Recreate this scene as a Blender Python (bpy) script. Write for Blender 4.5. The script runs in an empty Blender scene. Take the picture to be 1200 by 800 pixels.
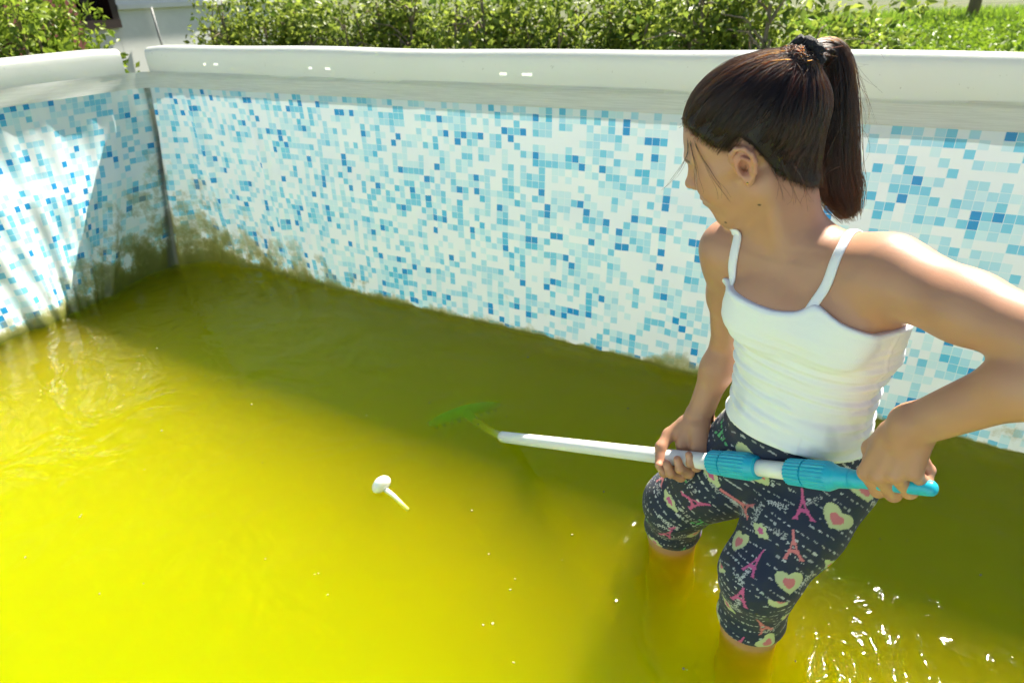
import bpy, bmesh, math, random
import numpy as np
from mathutils import Vector, Matrix, Quaternion

rng = np.random.default_rng(7)
random.seed(7)
SC = bpy.context.scene
COL = SC.collection

# ------------------------------------------------------------------ camera
F_PX = 780.0                                   # focal length for a 1200 px wide frame
CAM = np.array([0.0, 0.0, 1.0])                # water level is z = 0
_p = math.atan(415.7 / F_PX); _r = math.atan(0.04)
FW = np.array([0, math.cos(_p), -math.sin(_p)])
_u0 = np.array([0, math.sin(_p), math.cos(_p)]); _r0 = np.array([1.0, 0, 0])
RT = math.cos(_r) * _r0 - math.sin(_r) * _u0
UP = math.sin(_r) * _r0 + math.cos(_r) * _u0
cam_d = bpy.data.cameras.new('camera'); cam = bpy.data.objects.new('camera', cam_d); COL.objects.link(cam)
cam_d.sensor_width = 36; cam_d.lens = F_PX / 1200 * 36
cam_d.clip_start = 0.02; cam_d.clip_end = 600
cam.matrix_world = Matrix(((RT[0], UP[0], -FW[0], 0), (RT[1], UP[1], -FW[1], 0), (RT[2], UP[2], -FW[2], 1.0), (0, 0, 0, 1)))
cam_d.dof.use_dof = True; cam_d.dof.focus_distance = 1.0; cam_d.dof.aperture_fstop = 7.1
SC.camera = cam

# ------------------------------------------------------------------ light
PD = np.array([0.849, -0.528, 0.0])            # along the long pool wall
PM = np.array([0.528, 0.849, 0.0])             # outward across the long pool wall
SUN = PM * 0.655 + PD * 0.105 + np.array([0, 0, 0.845]); SUN /= np.linalg.norm(SUN)
elev = math.asin(SUN[2]); azim = math.atan2(SUN[0], SUN[1])
W = bpy.data.worlds.new('World'); SC.world = W; W.use_nodes = True
wn = W.node_tree.nodes; wl = W.node_tree.links
sky = wn.new('ShaderNodeTexSky'); sky.sky_type = 'NISHITA'; sky.sun_disc = False
sky.sun_elevation = elev; sky.sun_rotation = azim; sky.air_density = 1.0; sky.dust_density = 1.5; sky.ozone_density = 1.0
bg = wn['Background']; bg.inputs['Strength'].default_value = 0.051
wl.new(sky.outputs[0], bg.inputs['Color'])
sd = bpy.data.lights.new('sun', 'SUN'); sun = bpy.data.objects.new('sun', sd); COL.objects.link(sun)
sd.energy = 5.0; sd.angle = math.radians(0.53); sd.color = (1.0, 0.93, 0.80)
sun.rotation_mode = 'QUATERNION'; sun.rotation_quaternion = Vector(SUN).to_track_quat('Z', 'Y')
sun.location = (2, 3, 6)
SC.view_settings.view_transform = 'Standard'; SC.view_settings.look = 'None'
SC.view_settings.exposure = 1.52; SC.view_settings.gamma = 1.0
SC.render.engine = 'CYCLES'
SC.cycles.use_denoising = True
SC.cycles.max_bounces = 14; SC.cycles.volume_bounces = 14; SC.cycles.adaptive_threshold = 0.02; SC.cycles.transparent_max_bounces = 12
SC.cycles.diffuse_bounces = 4; SC.cycles.glossy_bounces = 3
SC.cycles.caustics_reflective = False; SC.cycles.caustics_refractive = False
SC.cycles.sample_clamp_indirect = 6.0

# ------------------------------------------------------------------ helpers
def at(x, y, Y):
    """point of the place seen at (x, y) of the 1200 x 800 photograph, Y metres in front of the camera"""
    d = FW + RT * (x - 600) / F_PX - UP * (y - 400) / F_PX
    return CAM + d * (Y / d[1])
def onz(x, y, z):
    d = FW + RT * (x - 600) / F_PX - UP * (y - 400) / F_PX
    return CAM + d * ((z - CAM[2]) / d[2])
def uvz(u, v, z):
    return PD * u + PM * v + np.array([0, 0, z])
def nrm(a):
    a = np.asarray(a, float); return a / np.linalg.norm(a)

def tag(o, label=None, cat=None, group=None, kind=None):
    if label: o['label'] = label
    if cat: o['category'] = cat
    if group: o['group'] = group
    if kind: o['kind'] = kind
    return o
def empty(name, loc=(0, 0, 0)):
    o = bpy.data.objects.new(name, None); o.location = loc; COL.objects.link(o)
    o.empty_display_size = 0.1
    return o
def link(name, me, mat=None, parent=None, smooth=False):
    o = bpy.data.objects.new(name, me); COL.objects.link(o)
    if mat is not None: me.materials.append(mat)
    if parent is not None:
        o.parent = parent
        if parent.type == 'EMPTY': o.matrix_parent_inverse = Matrix.Translation(-Vector(parent.location))
        elif parent.parent is not None: o.matrix_parent_inverse = Matrix.Identity(4)
    if smooth:
        me.polygons.foreach_set('use_smooth', np.ones(len(me.polygons), bool))
    return o
def mesh_np(name, V, Fq):
    """mesh from numpy vertices and equal-sized faces"""
    V = np.asarray(V, np.float32); Fq = np.asarray(Fq, np.int32)
    me = bpy.data.meshes.new(name)
    n, k = Fq.shape
    me.vertices.add(len(V)); me.vertices.foreach_set('co', V.ravel())
    me.loops.add(n * k); me.loops.foreach_set('vertex_index', Fq.ravel())
    me.polygons.add(n); me.polygons.foreach_set('loop_start', np.arange(0, n * k, k, dtype=np.int32))
    me.update(calc_edges=True); me.validate()
    return me
def set_col(me, C):
    a = me.attributes.new('Col', 'FLOAT_COLOR', 'POINT')
    C4 = np.ones((len(me.vertices), 4), np.float32); C4[:, :3] = C
    a.data.foreach_set('color', C4.ravel())
def mesh_py(name, V, Fs):
    me = bpy.data.meshes.new(name); me.from_pydata([tuple(map(float, v)) for v in V], [], Fs); me.update(); return me

class MB:
    """collects tubes, boxes and prisms into one mesh"""
    def __init__(s): s.V = []; s.F = []
    def add(s, V, Fs):
        o = len(s.V); s.V += [tuple(map(float, v)) for v in V]; s.F += [tuple(i + o for i in f) for f in Fs]; return s
    def tube(s, pts, rad, n=10, cap=True):
        pts = [np.asarray(p, float) for p in pts]; m = len(pts)
        if np.isscalar(rad): rad = [rad] * m
        V = []; prev = None
        for i, p in enumerate(pts):
            t = nrm(pts[min(i + 1, m - 1)] - pts[max(i - 1, 0)])
            if prev is None:
                a = np.cross(t, [0, 0, 1.0])
                if np.linalg.norm(a) < 1e-3: a = np.cross(t, [1.0, 0, 0])
            else: a = prev - t * (prev @ t)
            a = nrm(a); prev = a; b = np.cross(t, a)
            for k in range(n):
                q = 2 * math.pi * k / n
                V.append(p + rad[i] * (a * math.cos(q) + b * math.sin(q)))
        Fs = [(i * n + k, i * n + (k + 1) % n, (i + 1) * n + (k + 1) % n, (i + 1) * n + k) for i in range(m - 1) for k in range(n)]
        if cap:
            Fs.append(tuple(range(n))[::-1]); Fs.append(tuple((m - 1) * n + k for k in range(n)))
        return s.add(V, Fs)
    def box(s, c, ax, half):
        c = np.asarray(c, float); V = []
        for i in (-1, 1):
            for j in (-1, 1):
                for k in (-1, 1):
                    V.append(c + np.asarray(ax[0]) * half[0] * i + np.asarray(ax[1]) * half[1] * j + np.asarray(ax[2]) * half[2] * k)
        return s.add(V, [(0, 1, 3, 2), (4, 6, 7, 5), (0, 4, 5, 1), (2, 3, 7, 6), (0, 2, 6, 4), (1, 5, 7, 3)])
    def build(s, name, mat, parent=None, smooth=False):
        return link(name, mesh_py(name, s.V, s.F), mat, parent, smooth)

# ------------------------------------------------------------------ materials
def mat(name):
    m = bpy.data.materials.new(name); m.use_nodes = True
    return m, m.node_tree.nodes, m.node_tree.links, m.node_tree.nodes['Principled BSDF']
def plain(name, col, rough=0.6, spec=0.5, var=0.12, scale=30, bump=0.0, metal=0.0, sss=0.0):
    m, n, l, b = mat(name)
    b.inputs['Roughness'].default_value = rough; b.inputs['Specular IOR Level'].default_value = spec; b.inputs['Metallic'].default_value = metal
    tc = n.new('ShaderNodeTexCoord'); nz = n.new('ShaderNodeTexNoise'); nz.inputs['Scale'].default_value = scale; nz.inputs['Detail'].default_value = 5
    l.new(tc.outputs['Object'], nz.inputs['Vector'])
    mx = n.new('ShaderNodeMix'); mx.data_type = 'RGBA'
    mx.inputs['A'].default_value = (*[c * (1 - var) for c in col], 1); mx.inputs['B'].default_value = (*[min(1, c * (1 + var)) for c in col], 1)
    l.new(nz.outputs['Fac'], mx.inputs['Factor']); l.new(mx.outputs['Result'], b.inputs['Base Color'])
    if bump:
        bp = n.new('ShaderNodeBump'); bp.inputs['Strength'].default_value = bump; bp.inputs['Distance'].default_value = 0.01
        l.new(nz.outputs['Fac'], bp.inputs['Height']); l.new(bp.outputs['Normal'], b.inputs['Normal'])
    if sss: b.inputs['Subsurface Weight'].default_value = sss
    return m
def math_node(n, l, op, a, b=None, clamp=False):
    q = n.new('ShaderNodeMath'); q.operation = op; q.use_clamp = clamp
    for i, x in enumerate((a, b)):
        if x is None: continue
        if isinstance(x, (int, float)): q.inputs[i].default_value = x
        else: l.new(x, q.inputs[i])
    return q.outputs[0]
def mixc(n, l, fac, A, B):
    mx = n.new('ShaderNodeMix'); mx.data_type = 'RGBA'
    for nm, x in (('Factor', fac), ('A', A), ('B', B)):
        if isinstance(x, (int, float)): mx.inputs[nm].default_value = x
        elif isinstance(x, tuple): mx.inputs[nm].default_value = (*x, 1)
        else: l.new(x, mx.inputs[nm])
    return mx.outputs['Result']
def mapr(n, l, x, a, b, c=0.0, d=1.0):
    q = n.new('ShaderNodeMapRange'); q.interpolation_type = 'SMOOTHSTEP'
    l.new(x, q.inputs['Value']); q.inputs[1].default_value = a; q.inputs[2].default_value = b; q.inputs[3].default_value = c; q.inputs[4].default_value = d
    return q.outputs[0]

def vinyl_out(m, n, l, b, colour, trans):
    """PVC sheet that lets a little sun through"""
    tr = n.new('ShaderNodeBsdfTranslucent'); mx = n.new('ShaderNodeMixShader')
    mx.inputs[0].default_value = trans
    l.new(colour, b.inputs['Base Color']); l.new(colour, tr.inputs['Color'])
    l.new(b.outputs[0], mx.inputs[1]); l.new(tr.outputs[0], mx.inputs[2])
    l.new(mx.outputs[0], n['Material Output'].inputs['Surface'])

def liner_material():
    m, n, l, b = mat('printed_mosaic_vinyl')
    b.inputs['Roughness'].default_value = 0.32
    T = 0.0208
    uv = n.new('ShaderNodeUVMap'); uv.uv_map = 'UVMap'
    sc = n.new('ShaderNodeVectorMath'); sc.operation = 'SCALE'; sc.inputs['Scale'].default_value = 1 / T
    l.new(uv.outputs[0], sc.inputs[0])
    sp = n.new('ShaderNodeSeparateXYZ'); l.new(sc.outputs[0], sp.inputs[0])
    cx = math_node(n, l, 'FLOOR', sp.outputs[0]); cy = math_node(n, l, 'FLOOR', sp.outputs[1])
    def wn_(x, y, seed):
        cb = n.new('ShaderNodeCombineXYZ'); cb.inputs[2].default_value = seed
        l.new(x, cb.inputs[0]); l.new(y, cb.inputs[1])
        w = n.new('ShaderNodeTexWhiteNoise'); w.noise_dimensions = '3D'; l.new(cb.outputs[0], w.inputs['Vector']); return w.outputs['Value']
    def coarse(wx, wy, ox, oy, seed):
        x = math_node(n, l, 'FLOOR', math_node(n, l, 'DIVIDE', math_node(n, l, 'ADD', cx, ox), wx))
        y = math_node(n, l, 'FLOOR', math_node(n, l, 'DIVIDE', math_node(n, l, 'ADD', cy, oy), wy))
        return wn_(x, y, seed)
    r1 = wn_(cx, cy, 1.5); r4 = wn_(cx, cy, 9.5); r5 = wn_(cx, cy, 4.5)
    r2 = coarse(3, 2, 0.3, 0.3, 2.5); r3 = coarse(2, 3, 1.3, 0.3, 3.5)
    # a light tint for clustered cells, mid blue for some cells, dark blue for single cells
    cl = math_node(n, l, 'ADD', math_node(n, l, 'MULTIPLY', r2, 0.5), math_node(n, l, 'MULTIPLY', r3, 0.5))
    lev = math_node(n, l, 'ADD', math_node(n, l, 'MULTIPLY', cl, 0.36), math_node(n, l, 'MULTIPLY', r1, 0.64))
    rp = n.new('ShaderNodeValToRGB'); rp.color_ramp.interpolation = 'CONSTANT'
    e = rp.color_ramp.elements
    e[0].position = 0; e[0].color = (0.72, 0.78, 0.80, 1)
    e[1].position = 0.46; e[1].color = (0.54, 0.735, 0.79, 1)
    for p_, c in ((0.60, (0.36, 0.645, 0.76)), (0.735, (0.17, 0.53, 0.71)), (0.84, (0.085, 0.45, 0.67))):
        q = e.new(p_); q.color = (*c, 1)
    l.new(lev, rp.inputs[0])
    dk = math_node(n, l, 'GREATER_THAN', math_node(n, l, 'ADD', r4, math_node(n, l, 'MULTIPLY', cl, 0.12)), 1.014)
    c = mixc(n, l, dk, rp.outputs[0], (0.012, 0.26, 0.56))
    # pale joints between the printed tiles
    fx = math_node(n, l, 'FRACT', sp.outputs[0]); fy = math_node(n, l, 'FRACT', sp.outputs[1])
    jx = math_node(n, l, 'LESS_THAN', fx, 0.07); jy = math_node(n, l, 'LESS_THAN', fy, 0.07)
    j = math_node(n, l, 'MAXIMUM', jx, jy)
    c = mixc(n, l, math_node(n, l, 'MULTIPLY', j, 0.75), c, (0.72, 0.78, 0.80))
    # plain border above the print
    su = n.new('ShaderNodeSeparateXYZ'); l.new(uv.outputs[0], su.inputs[0])
    c = mixc(n, l, math_node(n, l, 'GREATER_THAN', su.outputs[1], -0.0005), c, (0.68, 0.70, 0.66))
    geo = n.new('ShaderNodeNewGeometry'); sg = n.new('ShaderNodeSeparateXYZ'); l.new(geo.outputs['Position'], sg.inputs[0])
    # green and brown tide marks that old water left on the sheet
    st = n.new('ShaderNodeTexNoise'); st.inputs['Scale'].default_value = 11; st.inputs['Detail'].default_value = 8; st.inputs['Roughness'].default_value = 0.65
    l.new(geo.outputs['Position'], st.inputs['Vector'])
    ax = math_node(n, l, 'ABSOLUTE', su.outputs[0])
    near = math_node(n, l, 'EXPONENT', math_node(n, l, 'MULTIPLY', ax, -2.6))
    pn = n.new('ShaderNodeTexNoise'); pn.inputs['Scale'].default_value = 2.6; pn.inputs['Detail'].default_value = 4; l.new(geo.outputs['Position'], pn.inputs['Vector'])
    hgt = math_node(n, l, 'ADD', math_node(n, l, 'MULTIPLY', near, 0.26), mapr(n, l, pn.outputs['Fac'], 0.50, 0.66, 0.008, 0.055))
    hgt = math_node(n, l, 'MULTIPLY', hgt, math_node(n, l, 'MULTIPLY', mapr(n, l, st.outputs['Fac'], 0.3, 0.72, 0.15, 2.6), 1.0))
    rel = math_node(n, l, 'DIVIDE', sg.outputs[2], hgt)
    s1 = mapr(n, l, rel, 0.15, 1.3, 0.92, 0.0)
    c = mixc(n, l, s1, c, (0.25, 0.235, 0.045))
    s0 = mapr(n, l, rel, 0.0, 0.5, 0.85, 0.0)
    c = mixc(n, l, s0, c, (0.085, 0.095, 0.006))
    # shade and dirt of the corner fold, painted as a dark streak
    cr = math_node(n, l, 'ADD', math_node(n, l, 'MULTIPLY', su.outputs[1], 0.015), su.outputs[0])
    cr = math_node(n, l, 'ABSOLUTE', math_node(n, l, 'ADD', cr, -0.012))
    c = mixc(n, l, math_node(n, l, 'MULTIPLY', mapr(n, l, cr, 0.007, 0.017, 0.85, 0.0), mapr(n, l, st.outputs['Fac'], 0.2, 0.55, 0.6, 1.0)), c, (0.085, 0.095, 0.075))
    # blotches and dust
    bl = n.new('ShaderNodeTexNoise'); bl.inputs['Scale'].default_value = 4.3; bl.inputs['Detail'].default_value = 9; bl.inputs['Roughness'].default_value = 0.72
    l.new(geo.outputs['Position'], bl.inputs['Vector'])
    lowz = mapr(n, l, sg.outputs[2], 0.02, 0.42, 1.0, 0.12)
    c = mixc(n, l, math_node(n, l, 'MULTIPLY', mapr(n, l, bl.outputs['Fac'], 0.60, 0.74, 0.0, 0.75), lowz), c, (0.36, 0.32, 0.13))
    vinyl_out(m, n, l, b, c, 0.15)
    bp = n.new('ShaderNodeBump'); bp.inputs['Strength'].default_value = 0.12; bp.inputs['Distance'].default_value = 0.02
    l.new(st.outputs['Fac'], bp.inputs['Height']); l.new(bp.outputs['Normal'], b.inputs['Normal'])
    return m

def sleeve_material():
    m, n, l, b = mat('white_vinyl_sleeve')
    b.inputs['Roughness'].default_value = 0.38
    geo = n.new('ShaderNodeNewGeometry')
    nz = n.new('ShaderNodeTexNoise'); nz.inputs['Scale'].default_value = 6; nz.inputs['Detail'].default_value = 8
    l.new(geo.outputs['Position'], nz.inputs['Vector'])
    c = mixc(n, l, nz.outputs['Fac'], (0.71, 0.73, 0.69), (0.78, 0.795, 0.76))
    n2 = n.new('ShaderNodeTexNoise'); n2.inputs['Scale'].default_value = 90; n2.inputs['Detail'].default_value = 3
    l.new(geo.outputs['Position'], n2.inputs['Vector'])
    c = mixc(n, l, mapr(n, l, n2.outputs['Fac'], 0.70, 0.76, 0, 0.35), c, (0.30, 0.29, 0.24))
    vinyl_out(m, n, l, b, c, 0.34)
    bp = n.new('ShaderNodeBump'); bp.inputs['Strength'].default_value = 0.1; bp.inputs['Distance'].default_value = 0.03
    l.new(nz.outputs['Fac'], bp.inputs['Height']); l.new(bp.outputs['Normal'], b.inputs['Normal'])
    return m

def seam_material():
    m, n, l, b = mat('welded_seam_vinyl')
    b.inputs['Roughness'].default_value = 0.45
    geo = n.new('ShaderNodeNewGeometry')
    mp = n.new('ShaderNodeMapping'); mp.inputs['Scale'].default_value = (9, 9, 330); l.new(geo.outputs['Position'], mp.inputs['Vector'])
    nz = n.new('ShaderNodeTexNoise'); nz.inputs['Scale'].default_value = 1.0; nz.inputs['Detail'].default_value = 6; nz.inputs['Roughness'].default_value = 0.7
    l.new(mp.outputs[0], nz.inputs['Vector'])
    c = mixc(n, l, mapr(n, l, nz.outputs['Fac'], 0.35, 0.68), (0.74, 0.745, 0.70), (0.63, 0.635, 0.585))
    n2 = n.new('ShaderNodeTexNoise'); n2.inputs['Scale'].default_value = 5; n2.inputs['Detail'].default_value = 6; l.new(geo.outputs['Position'], n2.inputs['Vector'])
    c = mixc(n, l, mapr(n, l, n2.outputs['Fac'], 0.5, 0.7, 0, 0.5), c, (0.66, 0.65, 0.60))
    vinyl_out(m, n, l, b, c, 0.26)
    bp = n.new('ShaderNodeBump'); bp.inputs['Strength'].default_value = 0.35; bp.inputs['Distance'].default_value = 0.002
    l.new(nz.outputs['Fac'], bp.inputs['Height']); l.new(bp.outputs['Normal'], b.inputs['Normal'])
    return m

def water_material():
    m = bpy.data.materials.new('algae_water'); m.use_nodes = True
    n = m.node_tree.nodes; l = m.node_tree.links; n.remove(n['Principled BSDF']); out = n['Material Output']
    geo = n.new('ShaderNodeNewGeometry')
    # ripples: slow swell plus rings that spread from the two legs and the pole
    nz = n.new('ShaderNodeTexNoise'); nz.inputs['Scale'].default_value = 6.5; nz.inputs['Detail'].default_value = 3; nz.inputs['Distortion'].default_value = 0.6
    l.new(geo.outputs['Position'], nz.inputs['Vector'])
    nf = n.new('ShaderNodeTexNoise'); nf.inputs['Scale'].default_value = 62; nf.inputs['Detail'].default_value = 3; nf.inputs['Distortion'].default_value = 0.4
    l.new(geo.outputs['Position'], nf.inputs['Vector'])
    h = math_node(n, l, 'MULTIPLY', nz.outputs['Fac'], 0.012)
    prox = None
    for (cx, cy, wl_, amp) in ((0.392, 0.775, 0.042, 0.0017), (0.305, 1.01, 0.045, 0.0011), (-0.03, 1.37, 0.05, 0.0006)):
        vs = n.new('ShaderNodeVectorMath'); vs.operation = 'DISTANCE'; l.new(geo.outputs['Position'], vs.inputs[0]); vs.inputs[1].default_value = (cx, cy, 0)
        d = vs.outputs['Value']
        d2 = math_node(n, l, 'ADD', d, math_node(n, l, 'MULTIPLY', nz.outputs['Fac'], 0.12))
        fall = math_node(n, l, 'EXPONENT', math_node(n, l, 'MULTIPLY', d, -5.5))
        ring = math_node(n, l, 'MULTIPLY', math_node(n, l, 'SINE', math_node(n, l, 'MULTIPLY', d2, 2 * math.pi / wl_)), amp)
        h = math_node(n, l, 'ADD', h, math_node(n, l, 'MULTIPLY', ring, fall))
        if amp > 0.0005:
            fine = math_node(n, l, 'MULTIPLY', math_node(n, l, 'MULTIPLY', nf.outputs['Fac'], amp * 1.25), fall)
            h = math_node(n, l, 'ADD', h, fine)
    bp = n.new('ShaderNodeBump'); bp.inputs['Strength'].default_value = 1.0; bp.inputs['Distance'].default_value = 1.0
    l.new(h, bp.inputs['Height'])
    gl = n.new('ShaderNodeBsdfGlossy'); gl.inputs['Roughness'].default_value = 0.03; l.new(bp.outputs['Normal'], gl.inputs['Normal'])
    tr = n.new('ShaderNodeBsdfTransparent'); tr.inputs['Color'].default_value = (1, 1, 1, 1)
    fr = n.new('ShaderNodeFresnel'); fr.inputs['IOR'].default_value = 1.16; l.new(bp.outputs['Normal'], fr.inputs['Normal'])
    # only the upper side of the sheet mirrors
    up = n.new('ShaderNodeMath'); up.operation = 'SUBTRACT'; up.inputs[0].default_value = 1.0; l.new(geo.outputs['Backfacing'], up.inputs[1])
    fac = math_node(n, l, 'MULTIPLY', fr.outputs[0], up.outputs[0])
    mx = n.new('ShaderNodeMixShader'); l.new(fac, mx.inputs[0]); l.new(tr.outputs[0], mx.inputs[1]); l.new(gl.outputs[0], mx.inputs[2])
    l.new(mx.outputs[0], out.inputs['Surface'])
    vs = n.new('ShaderNodeVolumeScatter'); vs.inputs['Color'].default_value = (1.0, 0.78, 0.05, 1); vs.inputs['Density'].default_value = 12.0; vs.inputs['Anisotropy'].default_value = 0.83
    va = n.new('ShaderNodeVolumeAbsorption'); va.inputs['Color'].default_value = (0.9815, 0.9845, 0.0, 1); va.inputs['Density'].default_value = 30.0
    ad = n.new('ShaderNodeAddShader'); l.new(vs.outputs[0], ad.inputs[0]); l.new(va.outputs[0], ad.inputs[1]); l.new(ad.outputs[0], out.inputs['Volume'])
    return m

def leaf_material(name, dark, light, trans=0.4):
    m, n, l, b = mat(name); b.inputs['Roughness'].default_value = 0.42
    gi = n.new('ShaderNodeNewGeometry')
    rp = mixc(n, l, gi.outputs['Random Per Island'], dark, light)
    vinyl_out(m, n, l, b, rp, trans)
    return m

def attr_material(name, rough, spec=0.5, sss=0.0, bump=0.0, bscale=400, stretch=None, sheen=0.0):
    m, n, l, b = mat(name)
    a = n.new('ShaderNodeAttribute'); a.attribute_name = 'Col'; l.new(a.outputs['Color'], b.inputs['Base Color'])
    b.inputs['Roughness'].default_value = rough; b.inputs['Specular IOR Level'].default_value = spec
    if sss:
        b.inputs['Subsurface Weight'].default_value = sss; b.inputs['Subsurface Radius'].default_value = (0.009, 0.0035, 0.0015); b.inputs['Subsurface Scale'].default_value = 0.6
    if bump:
        tc = n.new('ShaderNodeTexCoord'); nz = n.new('ShaderNodeTexNoise'); nz.inputs['Scale'].default_value = bscale; nz.inputs['Detail'].default_value = 3
        if stretch:
            mp = n.new('ShaderNodeMapping'); mp.inputs['Scale'].default_value = stretch; l.new(tc.outputs['Object'], mp.inputs[0]); l.new(mp.outputs[0], nz.inputs['Vector'])
        else: l.new(tc.outputs['Object'], nz.inputs['Vector'])
        bp = n.new('ShaderNodeBump'); bp.inputs['Strength'].default_value = bump; bp.inputs['Distance'].default_value = 0.002
        l.new(nz.outputs['Fac'], bp.inputs['Height']); l.new(bp.outputs['Normal'], b.inputs['Normal'])
    if sheen: b.inputs['Sheen Weight'].default_value = sheen
    return m

#@@SETTING
# ------------------------------------------------------------------ ground
GZ = -0.51
def ground_material():
    m, n, l, b = mat('meadow_ground'); b.inputs['Roughness'].default_value = 0.9
    geo = n.new('ShaderNodeNewGeometry')
    a = n.new('ShaderNodeTexNoise'); a.inputs['Scale'].default_value = 0.6; a.inputs['Detail'].default_value = 10; l.new(geo.outputs['Position'], a.inputs['Vector'])
    c = mixc(n, l, mapr(n, l, a.outputs['Fac'], 0.35, 0.65), (0.060, 0.085, 0.020), (0.115, 0.13, 0.045))
    a2 = n.new('ShaderNodeTexNoise'); a2.inputs['Scale'].default_value = 25; a2.inputs['Detail'].default_value = 6; l.new(geo.outputs['Position'], a2.inputs['Vector'])
    c = mixc(n, l, mapr(n, l, a2.outputs['Fac'], 0.45, 0.7, 0, 0.6), c, (0.05, 0.045, 0.025))
    l.new(c, b.inputs['Base Color'])
    bp = n.new('ShaderNodeBump'); bp.inputs['Distance'].default_value = 0.05; l.new(a2.outputs['Fac'], bp.inputs['Height']); l.new(bp.outputs['Normal'], b.inputs['Normal'])
    return m
g = 60
xs = np.linspace(-300, 300, g); V = []; Fs = []
for j in range(g):
    for i in range(g):
        x, y = xs[i], xs[j]; r = math.hypot(x, y)
        V.append((x, y, GZ + (0.0 if r < 12 else min(1.0, (r - 12) / 60) * 0.25 * math.sin(x * 0.11) * math.cos(y * 0.09))))
for j in range(g - 1):
    for i in range(g - 1): Fs.append((j * g + i, j * g + i + 1, (j + 1) * g + i + 1, (j + 1) * g + i))
tag(link('ground', mesh_py('ground', V, Fs), ground_material(), smooth=True), kind='structure')

# ------------------------------------------------------------------ the pool
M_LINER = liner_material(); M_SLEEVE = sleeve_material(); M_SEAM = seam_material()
RIM_Z = 0.846; SL_Z = 0.747; TILE_Z = 0.702; FLOOR_Z = -0.50
pool = empty('swimming_pool', tuple(uvz(-0.6, 0.65, FLOOR_Z)))
tag(pool, 'rectangular above-ground swimming pool with blue printed mosaic liner and white padded rim', 'swimming pool')
# top line and foot line of the sheet in (u, v) pool coordinates, listed clockwise from the left wall round the seen corner
TOP = [(-2.68, -0.42), (-2.68, 1.0), (-2.68, 1.50), (-2.672, 1.575), (-2.655, 1.625), (-2.615, 1.655), (-2.54, 1.665), (-2.40, 1.668), (-1.2, 1.695), (0.13, 1.726), (1.36, 1.745), (1.43, 1.72), (1.45, 1.64), (1.45, -0.36), (1.42, -0.41), (1.36, -0.42), (-2.60, -0.42)]
BOT = [(-2.53, -0.40), (-2.53, 0.98), (-2.585, 1.22), (-2.638, 1.38), (-2.640, 1.48), (-2.615, 1.56), (-2.53, 1.645), (-2.38, 1.661), (-1.2, 1.661), (0.13, 1.661), (1.32, 1.655), (1.40, 1.64), (1.42, 1.58), (1.42, -0.34), (1.40, -0.38), (1.33, -0.39), (-2.50, -0.40)]
TOP = np.array(TOP); BOT = np.array(BOT)
seg = np.linalg.norm(np.diff(TOP, axis=0), axis=1); sarc = np.r_[0, np.cumsum(seg)]
S_CORNER = sarc[4]
cols = []
for i in range(len(seg)):
    step = 0.012 if i < 8 else (0.02 if i in (8, 9) else 0.12)
    k = max(2, int(seg[i] / step)); cols += list(sarc[i] + seg[i] * np.arange(k) / k)
cols = np.array(cols + [sarc[-1]])
TX = np.stack([np.interp(cols, sarc, TOP[:, a]) for a in (0, 1)], 1)
BX = np.stack([np.interp(cols, sarc, BOT[:, a]) for a in (0, 1)], 1)
def smooth_path(A):
    B = A.copy()
    for _ in range(6):
        B[1:-1] = 0.25 * B[:-2] + 0.5 * B[1:-1] + 0.25 * B[2:]
    return B
TX = smooth_path(TX); BX = smooth_path(BX)
tang = np.gradient(TX, axis=0); tang /= np.linalg.norm(tang, axis=1)[:, None]
inw = np.stack([tang[:, 1], -tang[:, 0]], 1)             # towards the water
sc_ = cols - S_CORNER                                    # signed distance from the corner, + along the long wall
rows_z = np.r_[TILE_Z + 0.003, np.linspace(TILE_Z, 0.0, 64)[1:], np.linspace(-0.02, FLOOR_Z, 8)]
rs = np.random.default_rng(3)
ph = rs.uniform(0, 6.28, 12)
V = np.zeros((len(rows_z), len(cols), 3)); UVv = np.zeros((len(rows_z), len(cols), 2))
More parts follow.
